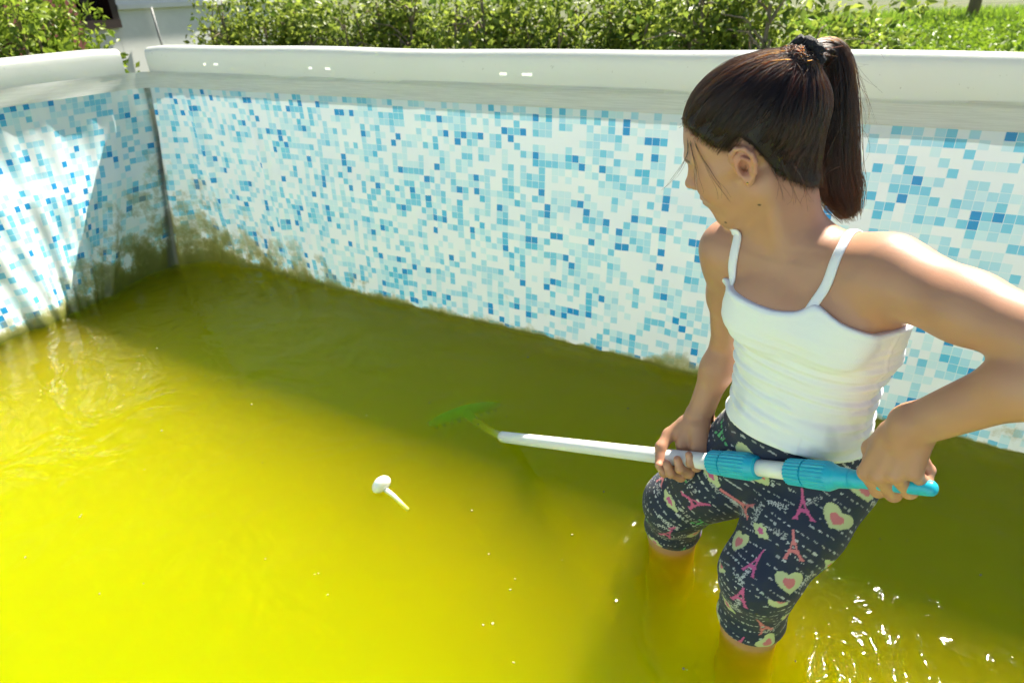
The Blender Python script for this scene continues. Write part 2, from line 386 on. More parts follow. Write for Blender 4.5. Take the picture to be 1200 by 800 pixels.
for j, z in enumerate(rows_z):
    t = np.clip((TILE_Z - z) / TILE_Z, 0, 1.45)
    ex_ = np.where(sc_ < 0.02, 1.5, 0.95)[:, None]; tb = min(t, 1.0) ** ex_
    uvp = TX * (1 - tb) + BX * tb - inw * (np.where(sc_ < 0.02, 0.020, 0.004) * math.sin(math.pi * min(t / 0.45, 1.0)))[:, None]
    # hanging folds of the slack sheet: strong on the short wall and near the corner, faint on the rest
    wl_ = np.exp(-np.maximum(0, sc_ - 0.15) / 0.55) * np.where(sc_ < 0, 1.0, 1.0)
    amp = 0.0021 + 0.0030 * wl_
    x = sc_ + 0.10 * t * np.sign(sc_)
    f = np.sin(x * 47 + ph[0] + 1.2 * np.sin(x * 9)) + 0.7 * np.sin(x * 83 + ph[1] + t * 0.8) + 0.8 * np.sin(x * 23 + ph[2] + 0.8 * t)
    dsp = amp * f * (0.12 + 0.9 * min(t, 1.0) ** 0.8)
    dsp += 0.006 * np.sin(sc_ * 4.1 + ph[3]) * min(t, 1) * (sc_ > 0.3)
    # sharp vertical creases of the corner
    for c0, w, a, lean in ((0.012, 0.015, -0.040, 0.015), (-0.13, 0.030, 0.010, -0.03), (0.21, 0.016, 0.020, 0.09), (0.52, 0.018, 0.012, 0.12), (1.32, 0.007, -0.008, 0.03)):
        dsp += a * np.exp(-((sc_ - c0 - lean * t) / w) ** 2) * min(1, t * 3 + 0.25)
    dsp += 0.0022 * np.sin(z * 31 + sc_ * 5 + ph[5]) * np.sin(sc_ * 11 + ph[6]) * min(t * 3, 1)
    uvp = uvp + inw * dsp[:, None]
    V[j] = PD[None] * uvp[:, :1] + PM[None] * uvp[:, 1:2]; V[j, :, 2] = z
    UVv[j, :, 0] = sc_; UVv[j, :, 1] = z - TILE_Z
nr, nc = len(rows_z), len(cols)
idx = np.arange(nr * nc).reshape(nr, nc)
Fq = np.stack([idx[:-1, :-1], idx[1:, :-1], idx[1:, 1:], idx[:-1, 1:]], -1).reshape(-1, 4)
me = mesh_np('liner_wall', V.reshape(-1, 3), Fq)
uvl = me.uv_layers.new(name='UVMap')
li = np.zeros(len(me.loops), np.int32); me.loops.foreach_get('vertex_index', li)
uvl.data.foreach_set('uv', UVv.reshape(-1, 2)[li].astype(np.float32).ravel())
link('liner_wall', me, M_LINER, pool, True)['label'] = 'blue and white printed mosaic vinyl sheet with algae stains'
# floor sheet
fb = [uvz(u, v, FLOOR_Z + 0.002) for u, v in ((-2.75, -0.5), (1.5, -0.5), (1.5, 1.8), (-2.75, 1.8))]
me = mesh_py('liner_floor', fb, [(0, 1, 2, 3)]); me.uv_layers.new(name='UVMap')
for i, q in enumerate(((0, -9), (4.2, -9), (4.2, -6.8), (0, -6.8))): me.uv_layers[0].data[i].uv = q
link('liner_floor', me, plain('sediment_on_vinyl', (0.74, 0.65, 0.32), 0.8, 0.2, 0.25, 3), pool)

# padded rim sleeves: a closed oval tube of vinyl on each side, with slots in its top that let sun through
prof = []                                                 # (outward, z) from the lower inner edge over the top to the lower outer edge
for a in (SL_Z, 0.765, 0.785, 0.803, 0.814): prof.append((0.0 - 0.004 * math.sin((a - SL_Z) * 28), a))
for k in range(1, 9):
    q = math.pi - math.pi * k / 9 * 0.5; prof.append((0.022 + 0.026 * math.cos(q), 0.820 + 0.026 * math.sin(q)))
prof += [(0.035, 0.8462), (0.041, 0.8463), (0.047, 0.8455), (0.060, 0.842)]
for k in range(1, 6):
    q = math.pi / 2 - math.pi / 2 * k / 5; prof.append((0.062 + 0.022 * math.cos(q), 0.818 + 0.022 * math.sin(q)))
prof += [(0.080, 0.79), (0.060, SL_Z + .005)]
def sleeve(P0, P1, out2, slots=()):
    P0 = np.array(P0); P1 = np.array(P1); L = np.linalg.norm(P1 - P0); nn = int(L / 0.008); V = []; Fs = []
    k = len(prof)
    for i in range(nn + 1):
        s = i / nn * L; b = P0 + (P1 - P0) * i / nn
        sag = 0.0025 * math.sin(s * 3.1) + 0.0015 * math.sin(s * 7.7 + 1)
        wob = 0.002 * math.sin(s * 4.7) + 0.0012 * math.sin(s * 13 + 2)
        edge = min(s, L - s); fl = 0.004 * math.exp(-(edge / 0.05) ** 2)
        for o, z in prof:
            q = b + np.array(out2) * (o + wob * (1 if o < 0.03 else 0))
            V.append(uvz(q[0], q[1], z + sag * (z - SL_Z) * 10 - fl * (z > 0.80)))
    for i in range(nn):
        s = (i + 0.5) / nn * L
        for j in range(k - 1):
            o = 0.5 * (prof[j][0] + prof[j + 1][0]); zz = 0.5 * (prof[j][1] + prof[j + 1][1])
            if zz > 0.83 and any(abs(s - c) < h and a < o < b_ for c, h, a, b_ in slots): continue
            Fs.append((i * k + j, i * k + j + 1, (i + 1) * k + j + 1, (i + 1) * k + j))
    return link('rim_sleeve', mesh_py('rim_sleeve', V, Fs), M_SLEEVE, pool, True)
L0 = (-2.645, 1.663)
slots = []
for px_ in ((247, 82.5), (259, 84), (368, 87), (387, 90), (589, 98.5), (615, 100.5)):
    d = FW + RT * (px_[0] - 600) / F_PX - UP * (px_[1] - 400) / F_PX
    tt = 1.69 / (d @ PM); P = CAM + d * tt; P = P + SUN * ((0.846 - P[2]) / SUN[2])
    slots.append((P @ PD + 2.645, 0.014 if px_[0] > 600 else 0.011, 0.0411, 0.0469))
sleeve(L0, (1.38, 1.752), (-0.018, 1.0), slots)
sleeve((-2.68, 1.585), (-2.68, -0.36), (-1.0, 0.0))
sleeve((1.45, 1.68), (1.45, -0.36), (1.0, 0.0))
sleeve((-2.61, -0.42), (1.38, -0.42), (0.0, -1.0))
# welded seam band below the sleeves, following the sheet
def band(name, z0, z1, off, m):
    sel = np.arange(len(cols)); V = []; rowsb = np.linspace(z0, z1, 4)
    for z in rowsb:
        q = TX + inw * (off + 0.0012 * np.sin(cols * 17 + z * 200)[:, None])
        V.append(np.c_[PD[None] * q[:, :1] + PM[None] * q[:, 1:2]] + np.array([0, 0, z]))
    V = np.concatenate(V); n_ = len(cols); ii = np.arange(4 * n_).reshape(4, n_)
    Fq = np.stack([ii[:-1, :-1], ii[1:, :-1], ii[1:, 1:], ii[:-1, 1:]], -1).reshape(-1, 4)
    return link(name, mesh_np(name, V, Fq), m, pool, True)
band('seam_band', SL_Z + 0.012, TILE_Z - 0.0015, 0.0022, M_SEAM)
# ------------------------------------------------------------------ water
u0, u1, v0, v1 = -2.74, 1.50, -0.47, 1.80
B = [uvz(u, v, z) for z in (FLOOR_Z - 0.02, 0.0) for u, v in ((u0, v0), (u1, v0), (u1, v1), (u0, v1))]
me = mesh_py('water', B, [(3, 2, 1, 0), (4, 5, 6, 7), (0, 1, 5, 4), (1, 2, 6, 5), (2, 3, 7, 6), (3, 0, 4, 7)])
tag(link('water', me, water_material()), 'murky yellow green algae water filling the pool to knee depth', 'water', kind='structure')

#@@BACKGROUND
# ------------------------------------------------------------------ greenery behind
def leaf_cloud(name, centers, size, count, spread, seed, aspect=0.55, flat=0.35):
    """leaf-shaped faces (a folded rhombus of four triangles' worth) spread through clumps"""
    r = np.random.default_rng(seed); nC = len(centers)
    which = r.integers(0, nC, count)
    dirs = r.normal(size=(count, 3)); dirs /= np.linalg.norm(dirs, axis=1)[:, None]
    rad = r.uniform(0.25, 1, count) ** 0.6
    P = centers[which, :3] + dirs * (centers[which, 3] * rad)[:, None] * np.array(spread)
    out = dirs + r.normal(size=(count, 3)) * 0.7 + np.array([0, 0, -0.15]); out /= np.linalg.norm(out, axis=1)[:, None]
    nrm_ = np.cross(out, r.normal(size=(count, 3))); nrm_ += np.array([0, 0, flat]); nrm_ -= out * np.sum(nrm_ * out, 1)[:, None]; nrm_ /= np.linalg.norm(nrm_, axis=1)[:, None]
    side = np.cross(out, nrm_)
    s = size * r.uniform(0.6, 1.35, count)[:, None]
    a = P; tip = P + out * s - nrm_ * s * 0.12; ml = P + out * s * 0.45 + side * s * aspect * 0.5 + nrm_ * s * 0.10; mr = P + out * s * 0.45 - side * s * aspect * 0.5 + nrm_ * s * 0.10
    Vv = np.stack([a, ml, tip, mr], 1).reshape(-1, 3)
    i = np.arange(count)[:, None] * 4
    Fq = np.concatenate([i + np.array([[0, 1, 2]]), i + np.array([[0, 2, 3]])], 0)
    return mesh_np(name, Vv, Fq)
M_LEAF = leaf_material('hedge_leaf', (0.06, 0.12, 0.015), (0.38, 0.46, 0.07), 0.52)
M_LEAF2 = leaf_material('lime_leaf', (0.12, 0.20, 0.02), (0.34, 0.44, 0.05), 0.5)
M_BARK = plain('grey_brown_bark', (0.24, 0.19, 0.14), 0.85, 0.3, 0.35, 40, 0.5)
def branches(seed, height, spread, nst, nlimb):
    r = np.random.default_rng(seed); mb = MB(); tips = []
    for s in range(nst):
        a = r.uniform(0, 6.28); b = np.array([math.cos(a), math.sin(a), 0]) * r.uniform(0.02, 0.10)
        lean = np.array([r.normal() * spread * 0.35, r.normal() * spread * 0.25, height * r.uniform(0.75, 1.0)])
        bend = np.array([r.normal() * 0.06, r.normal() * 0.06, 0])
        pts = [b + lean * t + bend * math.sin(t * 3.1) for t in np.linspace(0, 1, 6)]
        mb.tube(pts, list(np.linspace(0.026, 0.008, 6)), 6)
        for k in range(nlimb):
            t = r.uniform(0.25, 0.95); o = b + lean * t + bend * math.sin(t * 3.1)
            dr = np.array([r.normal(), r.normal(), r.uniform(0.1, 0.9)]); dr = nrm(dr) * spread * r.uniform(0.35, 0.8)
            mid = o + dr * 0.5 + np.array([0, 0, 0.05]); mb.tube([o, mid, o + dr], [0.009, 0.006, 0.003], 5); tips.append(o + dr); tips.append(mid)
    return mb, np.array(tips)
hv = []
for k in range(3):
    mb, tips = branches(20 + k, 1.45, 0.50, 8, 10)
    me_t = mesh_py('stem', mb.V, mb.F)
    r = np.random.default_rng(40 + k)
    cc = np.c_[tips, r.uniform(0.10, 0.22, len(tips))]
    extra = np.c_[r.uniform(-0.5, 0.5, 45), r.uniform(-0.25, 0.25, 45), r.uniform(0.25, 1.58, 45), r.uniform(0.08, 0.2, 45)]
    cc = np.r_[cc, extra]
    cc[:, 1] *= 0.6; me_l = leaf_cloud('crown', cc, 0.052, 5200, (1, 1, 1), 60 + k)
    hv.append((me_t, me_l))
me_mats = False
for i in range(12):
    u = -5.75 + 0.475 * i + 0.10 * math.sin(i * 2.3); v = 4.55 + 0.22 * math.sin(i * 1.7)
    s = empty('hedge_shrub', tuple(uvz(u, v, GZ)))
    tag(s, 'leafy green hedge shrub with thin bare stems standing beyond the long pool wall', 'shrub', 'shrubs of the hedge behind the pool')
    me_t, me_l = hv[i % 3]
    for nm, me, m in (('stem', me_t, M_BARK), ('crown', me_l, M_LEAF)):
        o = bpy.data.objects.new(nm, me); COL.objects.link(o); o.parent = s
        if not me.materials: me.materials.append(m)
    s.rotation_euler.z = -0.55 + (i % 2) * math.pi + 0.2 * math.sin(i * 4.1); sc1 = 1 + 0.08 * math.sin(i * 3.3); s.scale = (sc1, sc1, sc1)
# bush at the left, before the house
def bush(name, loc, label, seed, height, spread, count, m, size, aspect=0.55):
    mb, tips = branches(seed, height, spread, 5, 9); s = empty(name, loc); tag(s, label, 'bush')
    st = link('stem', mesh_py('stem', mb.V, mb.F), M_BARK); st.parent = s
    r = np.random.default_rng(seed + 5); cc = np.c_[tips, r.uniform(0.10, 0.24, len(tips))]
    cr = link('crown', leaf_cloud('crown', cc, size, count, (1, 1, 1), seed + 9, aspect), m); cr.parent = s
    return s
pb = onz(45, 66, GZ); k = 5.6 / pb[1]
bl = CAM + (at(40, 40, 5.3) - CAM); bush('leafy_bush', (bl[0], bl[1], GZ), 'loose bright green bush in front of the brown shed and pale house', 71, 1.75, 0.72, 6500, M_LEAF2, 0.060)
# low weeds and meadow grass on the right: nobody could count them
def blades(name, P, h, w, seed, m):
    r = np.random.default_rng(seed); n_ = len(P)
    a = r.uniform(0, 6.28, n_); hh = h * r.uniform(0.5, 1.3, n_)
    side = np.stack([np.cos(a), np.sin(a), 0 * a], 1) * w; lean = np.stack([-np.sin(a), np.cos(a), 0 * a], 1) * (hh * r.uniform(0.1, 0.8, n_))[:, None]
    top = np.stack([0 * a, 0 * a, hh], 1)
    Vv = np.stack([P - side, P + side, P + side * 0.7 + lean * 0.35 + top * 0.6, P - side * 0.7 + lean * 0.35 + top * 0.6, P + lean + top], 1).reshape(-1, 3)
    i = np.arange(n_)[:, None] * 5
    Fq = np.concatenate([i + np.array([[0, 1, 2]]), i + np.array([[0, 2, 3]]), i + np.array([[3, 2, 4]])], 0)
    o = link(name, mesh_np(name, Vv, Fq), m); return o
M_GRASS = leaf_material('bright_grass', (0.16, 0.30, 0.02), (0.30, 0.44, 0.04), 0.5)
r = np.random.default_rng(5); n_ = 70000
yy = 5.5 * (28 / 5.5) ** r.uniform(0, 1, n_); xx = yy * r.uniform(0.38, 1.05, n_) + 0.4
P = np.stack([xx, yy, np.full(n_, GZ)], 1)
tag(blades('meadow_grass', P, 0.30, 0.012, 6, M_GRASS), 'bright sunlit meadow grass beyond the right end of the hedge', 'grass', kind='stuff')
wc = np.stack([0 * r.uniform(size=900)] * 4, 1); wy = r.uniform(6.5, 15, 900); wc[:, 1] = wy; wc[:, 0] = wy * r.uniform(0.50, 1.0, 900); wc[:, 2] = GZ + r.uniform(0.05, 0.55, 900); wc[:, 3] = r.uniform(0.15, 0.35, 900)
tag(link('leafy_weeds', leaf_cloud('leafy_weeds', wc, 0.085, 26000, (1, 1, 0.8), 17, 0.5), leaf_material('lime_weed_leaf', (0.12, 0.22, 0.015), (0.28, 0.40, 0.03), 0.5)), 'bright lime green leafy weeds beyond the right end of the hedge', 'weeds', kind='stuff')
n_ = 26000
P = np.stack([r.uniform(-9, 7, n_), r.uniform(3.6, 12, n_), np.full(n_, GZ)], 1)
keep = (P @ PM) > 2.3; P = P[keep]
tag(blades('lawn_grass', P, 0.12, 0.008, 8, leaf_material('lawn_blade', (0.05, 0.09, 0.012), (0.11, 0.17, 0.03), 0.35)), 'short rough grass growing around the pool and under the hedge', 'grass', kind='stuff')
# two trunks in the far meadow
for (x, y, Y, h, rr, lb) in ((1137, 8, 24, 3.2, 0.16, 'dark bare tree trunk standing far out in the meadow'),):
    b = at(x, 25, Y); tr = empty('far_tree', (b[0], b[1], GZ)); tag(tr, lb, 'tree')
    mb = MB(); mb.tube([(0, 0, 0), (0.03, 0, 1.2), (0.12, 0.02, 2.4), (0.2, 0, h)], [rr * 1.25, rr, rr * 0.9, rr * 0.7], 10)
    mb.tube([(0.12, 0.02, 2.4), (-0.5, 0.1, 3.6)], [rr * 0.6, rr * 0.3], 8); o = mb.build('trunk', M_BARK, None, True); o.parent = tr
    r2 = np.random.default_rng(91); cc = np.c_[r2.normal(size=(40, 3)) * np.array([0.9, 0.9, 0.6]) + np.array([0, 0, 4.2]), r2.uniform(0.3, 0.6, 40)]
    o = link('crown', leaf_cloud('crown', cc, 0.16, 4000, (1, 1, 1), 92), M_LEAF); o.parent = tr

# ------------------------------------------------------------------ house and shed at the far left
house = empty('house', tuple(at(140, 40, 8.5)[:2]) + (GZ,)); tag(house, 'pale rendered house with one dark window behind the pool corner', 'house')
M_WALL = plain('pale_render', (0.74, 0.76, 0.72), 0.85, 0.3, 0.06, 12, 0.15)
M_DARK = plain('dark_wood_frame', (0.035, 0.022, 0.018), 0.5, 0.4, 0.25)
M_GLASS = plain('window_glass', (0.015, 0.015, 0.016), 0.06, 0.6, 0.2, 4)
hn = nrm([0.88, -0.475, 0]); hx = np.array([-hn[1], hn[0], 0]); hz = np.array([0, 0, 1.0])
hc = at(140, 40, 8.5)
def hp(px, py):
    d = FW + RT * (px - 600) / F_PX - UP * (py - 400) / F_PX
    return CAM + d * (((hc - CAM) @ hn) / (d @ hn))
wl0 = (hp(60, 30) - hc) @ hx - 2.2; wl1 = (hp(215, 30) - hc) @ hx + 1.6
wx0 = (hp(84, 30) - hc) @ hx; wx1 = (hp(137, 30) - hc) @ hx; wz0 = hp(115, 31)[2]; wz1 = wz0 + 0.95
def hpt(x, z, o): return np.array([hc[0], hc[1], 0]) + hx * x + hn * o + hz * z
def hbox(name, x0, x1, z0, z1, o0, o1, m, parent=house):
    c = hpt((x0 + x1) / 2, (z0 + z1) / 2, (o0 + o1) / 2); mb = MB(); mb.box(c, (hx, hn, hz), (abs(x1 - x0) / 2, abs(o1 - o0) / 2, abs(z1 - z0) / 2))
    o = mb.build(name, m, None); o.parent = parent
    rt = parent
    while rt.parent: rt = rt.parent
    o.matrix_parent_inverse = Matrix.Translation(-Vector(rt.location)) if parent is rt else Matrix.Identity(4)
    return o
HT = 2.9
hbox('wall', wl0, wx0, GZ, HT, -0.25, 0, M_WALL); hbox('wall', wx1, wl1, GZ, HT, -0.25, 0, M_WALL)
hbox('wall', wx0, wx1, GZ, wz0, -0.25, -0.001, M_WALL); hbox('wall', wx0, wx1, wz1, HT, -0.25, -0.001, M_WALL)
win = hbox('window', wx0 + 0.05, wx1 - 0.05, wz0 + 0.05, wz1 - 0.05, -0.16, -0.14, M_GLASS)
def wfr(x0, x1, z0, z1, o0, o1):
    o = hbox('frame', x0, x1, z0, z1, o0, o1, M_DARK, win); return o
wfr(wx0 - 0.03, wx1 + 0.03, wz0 - 0.03, wz0 + 0.06, -0.18, 0.05); wfr(wx0 - 0.03, wx1 + 0.03, wz1 - 0.06, wz1 + 0.03, -0.18, 0.05)
wfr(wx0 - 0.03, wx0 + 0.05, wz0 + 0.062, wz1 - 0.062, -0.18, 0.045); wfr(wx1 - 0.05, wx1 + 0.03, wz0 + 0.062, wz1 - 0.062, -0.18, 0.045)
wfr((wx0 + wx1) / 2 - 0.03, (wx0 + wx1) / 2 + 0.03, wz0 + 0.062, wz1 - 0.062, -0.135, -0.09)
zl = hp(165, 8)[2]; hbox('ledge', wx1 + 0.04, wl1 + 0.02, zl - 0.02, zl + 0.03, 0.001, 0.05, M_WALL)
a = (hp(171, 9) - hc) @ hx; b = (hp(182, 49) - hc) @ hx
mb = MB(); mb.tube([hpt(a, hp(171, 9)[2], 0.09), hpt(b, hp(182, 49)[2], 0.10), hpt(b + 0.12, GZ, 0.12)], 0.013, 8)
o = mb.build('downpipe', plain('grey_pipe', (0.34, 0.35, 0.34), 0.5), None, True); o.parent = house; o.matrix_parent_inverse = Matrix.Translation(-Vector(house.location))
# roof
mb = MB(); Vr = [hpt(wl0 - 0.3, HT, 0.4), hpt(wl1 + 0.3, HT, 0.4), hpt(wl1 + 0.3, HT + 1.6, -2.4), hpt(wl0 - 0.3, HT + 1.6, -2.4)]
Vr += [q + np.array([0, 0, 0.12]) for q in Vr]; mb.add(Vr, [(3, 2, 1, 0), (4, 5, 6, 7), (0, 1, 5, 4), (1, 2, 6, 5), (2, 3, 7, 6), (3, 0, 4, 7)])
o = mb.build('roof', plain('brown_roof', (0.16, 0.07, 0.05), 0.8), None); o.parent = house; o.matrix_parent_inverse = Matrix.Translation(-Vector(house.location))
# shed: dark red boards
sx = at(-40, 45, 6.3); shed = empty('wooden_shed', (sx[0], sx[1], GZ)); tag(shed, 'dark red brown board shed half hidden behind the bush', 'shed')
M_BOARD = plain('dark_red_board', (0.085, 0.022, 0.018), 0.75, 0.3, 0.3, 18, 0.3)
ex = at(19, 45, 6.3); axx = nrm([ex[0] - sx[0], ex[1] - sx[1] , 0]); nx_ = np.array([axx[1], -axx[0], 0]); Ls = np.linalg.norm((ex - sx)[:2])
bw = 0.14; nb = 14
for i in range(nb):
    c = np.array([ex[0], ex[1], 0]) - axx * (bw * (i + 0.5)) + np.array([0, 0, GZ + 1.1])
    mb = MB(); mb.box(c + nx_ * 0.004 * (i % 2), (axx, nx_, hz), (bw / 2 - 0.004, 0.012, 1.1)); mb.build('board', M_BOARD, shed)
mb = MB(); c = np.array([ex[0], ex[1], 0]) - axx * (bw * nb / 2) - nx_ * 0.55 + np.array([0, 0, GZ + 1.1]); mb.box(c, (axx, nx_, hz), (bw * nb / 2 - 0.02, 0.53, 1.1)); mb.build('wall', M_BOARD, shed)
mb = MB(); mb.box(c + np.array([0, 0, 1.16]), (axx, nx_, hz), (bw * nb / 2 + 0.12, 0.75, 0.05)); mb.build('roof', plain('felt_roof', (0.06, 0.06, 0.06), 0.9), shed)
#@@GIRL
# ------------------------------------------------------------------ signed-distance modelling for the girl
class Grid:
    def __init__(s, lo, hi, h):
        s.lo = np.array(lo, float); s.h = h
        s.n = np.ceil((np.array(hi) - s.lo) / h).astype(int) + 1
        s.ax = [(s.lo[i] + h * np.arange(s.n[i])).astype(np.float32) for i in range(3)]
        s.D = np.full(tuple(s.n), 0.2, np.float32)
    def sub(s, lo, hi):
        a = np.clip(np.floor((np.array(lo) - s.lo) / s.h).astype(int), 0, s.n); b = np.clip(np.ceil((np.array(hi) - s.lo) / s.h).astype(int) + 1, 0, s.n)
        if np.any(b <= a): return None
        return tuple(slice(a[i], b[i]) for i in range(3))
    def xyz(s, sl):
        return s.ax[0][sl[0]][:, None, None], s.ax[1][sl[1]][None, :, None], s.ax[2][sl[2]][None, None, :]
    def apply(s, prims):
        for fn, lo, hi, k, op in prims:
            m = k + 3 * s.h + 0.012
            sl = s.sub(np.array(lo) - m, np.array(hi) + m)
            if sl is None: continue
            d = fn(*s.xyz(sl)); o = s.D[sl]
            if op == 'u':
                h = np.clip(0.5 + 0.5 * (o - d) / k, 0, 1); s.D[sl] = o + (d - o) * h - k * h * (1 - h)
            else:
                h = np.clip(0.5 - 0.5 * (o + d) / k, 0, 1); s.D[sl] = o + (-d - o) * h + k * h * (1 - h)
        return s
    def sample(s, P):
        q = (np.asarray(P) - s.lo) / s.h; q = np.clip(q, 0, s.n - 1.001); i = q.astype(int); f = q - i; r = 0
        for a in (0, 1):
            for b in (0, 1):
                for c in (0, 1):
                    w = (f[:, 0] if a else 1 - f[:, 0]) * (f[:, 1] if b else 1 - f[:, 1]) * (f[:, 2] if c else 1 - f[:, 2])
                    r = r + w * s.D[i[:, 0] + a, i[:, 1] + b, i[:, 2] + c]
        return r
    def grad(s, P):
        e = s.h; G = np.stack([s.sample(P + np.eye(3)[i] * e) - s.sample(P - np.eye(3)[i] * e) for i in range(3)], 1)
        return G / (np.linalg.norm(G, axis=1)[:, None] + 1e-9)
    def project(s, P, iso=0.0, it=6):
        P = np.array(P, float)
        for _ in range(it): P = P - s.grad(P) * np.clip(s.sample(P) - iso, -0.02, 0.02)[:, None]
        return P
    def mesh(s, D=None):
        D = s.D if D is None else D
        ins = D < 0; c = [slice(None, -1), slice(1, None)]
        cnt = sum(ins[c[a], c[b], c[d]].astype(np.int8) for a in (0, 1) for b in (0, 1) for d in (0, 1))
        act = (cnt > 0) & (cnt < 8); I = np.argwhere(act); idx = np.full(act.shape, -1, np.int32); idx[act] = np.arange(len(I))
        corner = [(a, b, d) for a in (0, 1) for b in (0, 1) for d in (0, 1)]
        val = {k: D[I[:, 0] + k[0], I[:, 1] + k[1], I[:, 2] + k[2]] for k in corner}
        S = np.zeros((len(I), 3)); N = np.zeros(len(I))
        for k in corner:
            for ax in range(3):
                if k[ax]: continue
                k2 = list(k); k2[ax] = 1; v1 = val[k]; v2 = val[tuple(k2)]; x = (v1 < 0) != (v2 < 0)
                t = np.where(x, v1 / np.where(x, v1 - v2, 1), 0); p = np.zeros((len(I), 3)); p[:] = k; p[:, ax] += t
                S += p * x[:, None]; N += x
        V = s.lo + (I + S / N[:, None]) * s.h
        Q = []
        for ax in range(3):
            sl1 = [slice(None)] * 3; sl2 = [slice(None)] * 3; sl1[ax] = slice(None, -1); sl2[ax] = slice(1, None)
            a = ins[tuple(sl1)]; b = ins[tuple(sl2)]; E = np.argwhere(a != b); o1, o2 = [q for q in range(3) if q != ax]
            E = E[(E[:, o1] > 0) & (E[:, o2] > 0) & (E[:, o1] < s.n[o1] - 1) & (E[:, o2] < s.n[o2] - 1)]
            def cell(d1, d2):
                e = E.copy(); e[:, o1] -= d1; e[:, o2] -= d2; return idx[e[:, 0], e[:, 1], e[:, 2]]
            q = np.stack([cell(1, 1), cell(0, 1), cell(0, 0), cell(1, 0)], 1)
            flip = b[E[:, 0], E[:, 1], E[:, 2]]
            if ax == 1: flip = ~flip
            q[flip] = q[flip][:, ::-1]; Q.append(q)
        Q = np.concatenate(Q); Q = Q[(Q >= 0).all(1)]
        return V, Q
def compact(V, Q):
    used = np.unique(Q); m = np.full(len(V), -1); m[used] = np.arange(len(used)); return V[used], m[Q]

def cap(a, b, ra, rb, k=0.02, op='u'):
    a = np.array(a, float); b = np.array(b, float); ab = b - a; L2 = ab @ ab
    def fn(x, y, z):
        t = np.clip(((x - a[0]) * ab[0] + (y - a[1]) * ab[1] + (z - a[2]) * ab[2]) / L2, 0, 1)
        return np.sqrt((x - a[0] - t * ab[0]) ** 2 + (y - a[1] - t * ab[1]) ** 2 + (z - a[2] - t * ab[2]) ** 2) - (ra + (rb - ra) * t)
    r = max(ra, rb); return (fn, np.minimum(a, b) - r, np.maximum(a, b) + r, k, op)
def ell(c, r, M=np.eye(3), k=0.02, op='u'):
    """ellipsoid; rows of M are its axes"""
    c = np.array(c, float); r = np.array(r, float); M = np.array(M, float)
    def fn(x, y, z):
        X, Y, Z = x - c[0], y - c[1], z - c[2]; k0 = 0; k1 = 0
        for i in range(3):
            q = M[i, 0] * X + M[i, 1] * Y + M[i, 2] * Z; k0 = k0 + (q / r[i]) ** 2; k1 = k1 + (q / r[i] ** 2) ** 2
        k0 = np.sqrt(k0); return k0 * (k0 - 1) / np.sqrt(k1 + 1e-12)
    e = np.sqrt(((M * r[:, None]) ** 2).sum(0)); return (fn, c - e, c + e, k, op)
def loft(zs, cs, aa, bb, l, f, k=0.03, ex=2.3):
    """upright trunk: centre and two half axes change with height"""
    zs = np.array(zs); cs = np.array(cs); zf = np.linspace(zs[0], zs[-1], 120)
    def sm(v):
        y = np.interp(zf, zs, v)
        for _ in range(10): y[1:-1] = 0.25 * y[:-2] + 0.5 * y[1:-1] + 0.25 * y[2:]
        return y
    cx, cy, A, B = sm(cs[:, 0]), sm(cs[:, 1]), sm(aa), sm(bb)
    def fn(x, y, z):
        zz = z.ravel(); q = [np.interp(zz, zf, t).astype(np.float32)[None, None, :] for t in (cx, cy, A, B)]
        X, Y = x - q[0], y - q[1]; p = np.abs(X * l[0] + Y * l[1]) / q[2]; w = np.abs(X * f[0] + Y * f[1]) / q[3]
        d = ((p ** ex + w ** ex) ** (1 / ex) - 1) * np.minimum(q[2], q[3])
        e = np.maximum(zs[0] - z, z - zs[-1]); return np.where(e > 0, np.sqrt(np.maximum(d, 0) ** 2 + e ** 2) + np.minimum(d, 0) * 0, np.maximum(d, e))
    R = max(max(aa), max(bb)); return (fn, (cs[:, 0].min() - R, cs[:, 1].min() - R, zs[0]), (cs[:, 0].max() + R, cs[:, 1].max() + R, zs[-1]), k, 'u')

Z3 = np.array([0, 0, 1.0])
# ---- pose: joints placed in the pool
tf = math.radians(40); TFW = np.array([-math.sin(tf), -math.cos(tf), 0]); TL = np.cross(Z3, TFW)      # chest direction, her left
spine_px = [(925, 545, .890), (928, 525, .888), (935, 490, .874), (941, 450, .862), (952, 395, .850), (951, 345, .845), (946, 305, .85)]
SP = [at(*q) for q in spine_px][::1]
HS = 0.92                                                       # head size
yaw, pit, rol = 0.50, 0.42, -0.12
fh = np.array([-math.cos(yaw), math.sin(yaw), 0]); HF = fh * math.cos(pit) - Z3 * math.sin(pit); _l = np.cross(Z3, fh); _u = np.cross(HF, _l)
HL = _l * math.cos(rol) + _u * math.sin(rol); HU = -_l * math.sin(rol) + _u * math.cos(rol)
HO = at(873, 197, .82) - HS * .074 * HL
HM = np.stack([HL, HF, HU])
def hl(x, y, z): return HO + HS * (HL * x + HF * y + HU * z)

neck0 = at(930, 300, .865)
LSH = at(1040, 322, .765); RSH = at(856, 292, .925)
LEL = at(1278, 420, .55); REL = at(853, 402, 1.0); RWR = at(811, 482, .955)
# pole: from the water entry up through both hands
ENTRY = onz(591, 512, 0.0); GRIP = at(1050, 567, .66)
POLE_D = nrm(GRIP - ENTRY)
def on_pole(x):
    """point of the pole nearest the sight line through photograph column x"""
    n_ = np.cross(FW + RT * (x - 600) / F_PX - UP * 0.4, FW + RT * (x - 600) / F_PX + UP * 0.4)
    return ENTRY + POLE_D * (((CAM - ENTRY) @ n_) / (POLE_D @ n_))
GL = on_pole(1047); GR = on_pole(800)
PB = -POLE_D                                                     # towards the far end

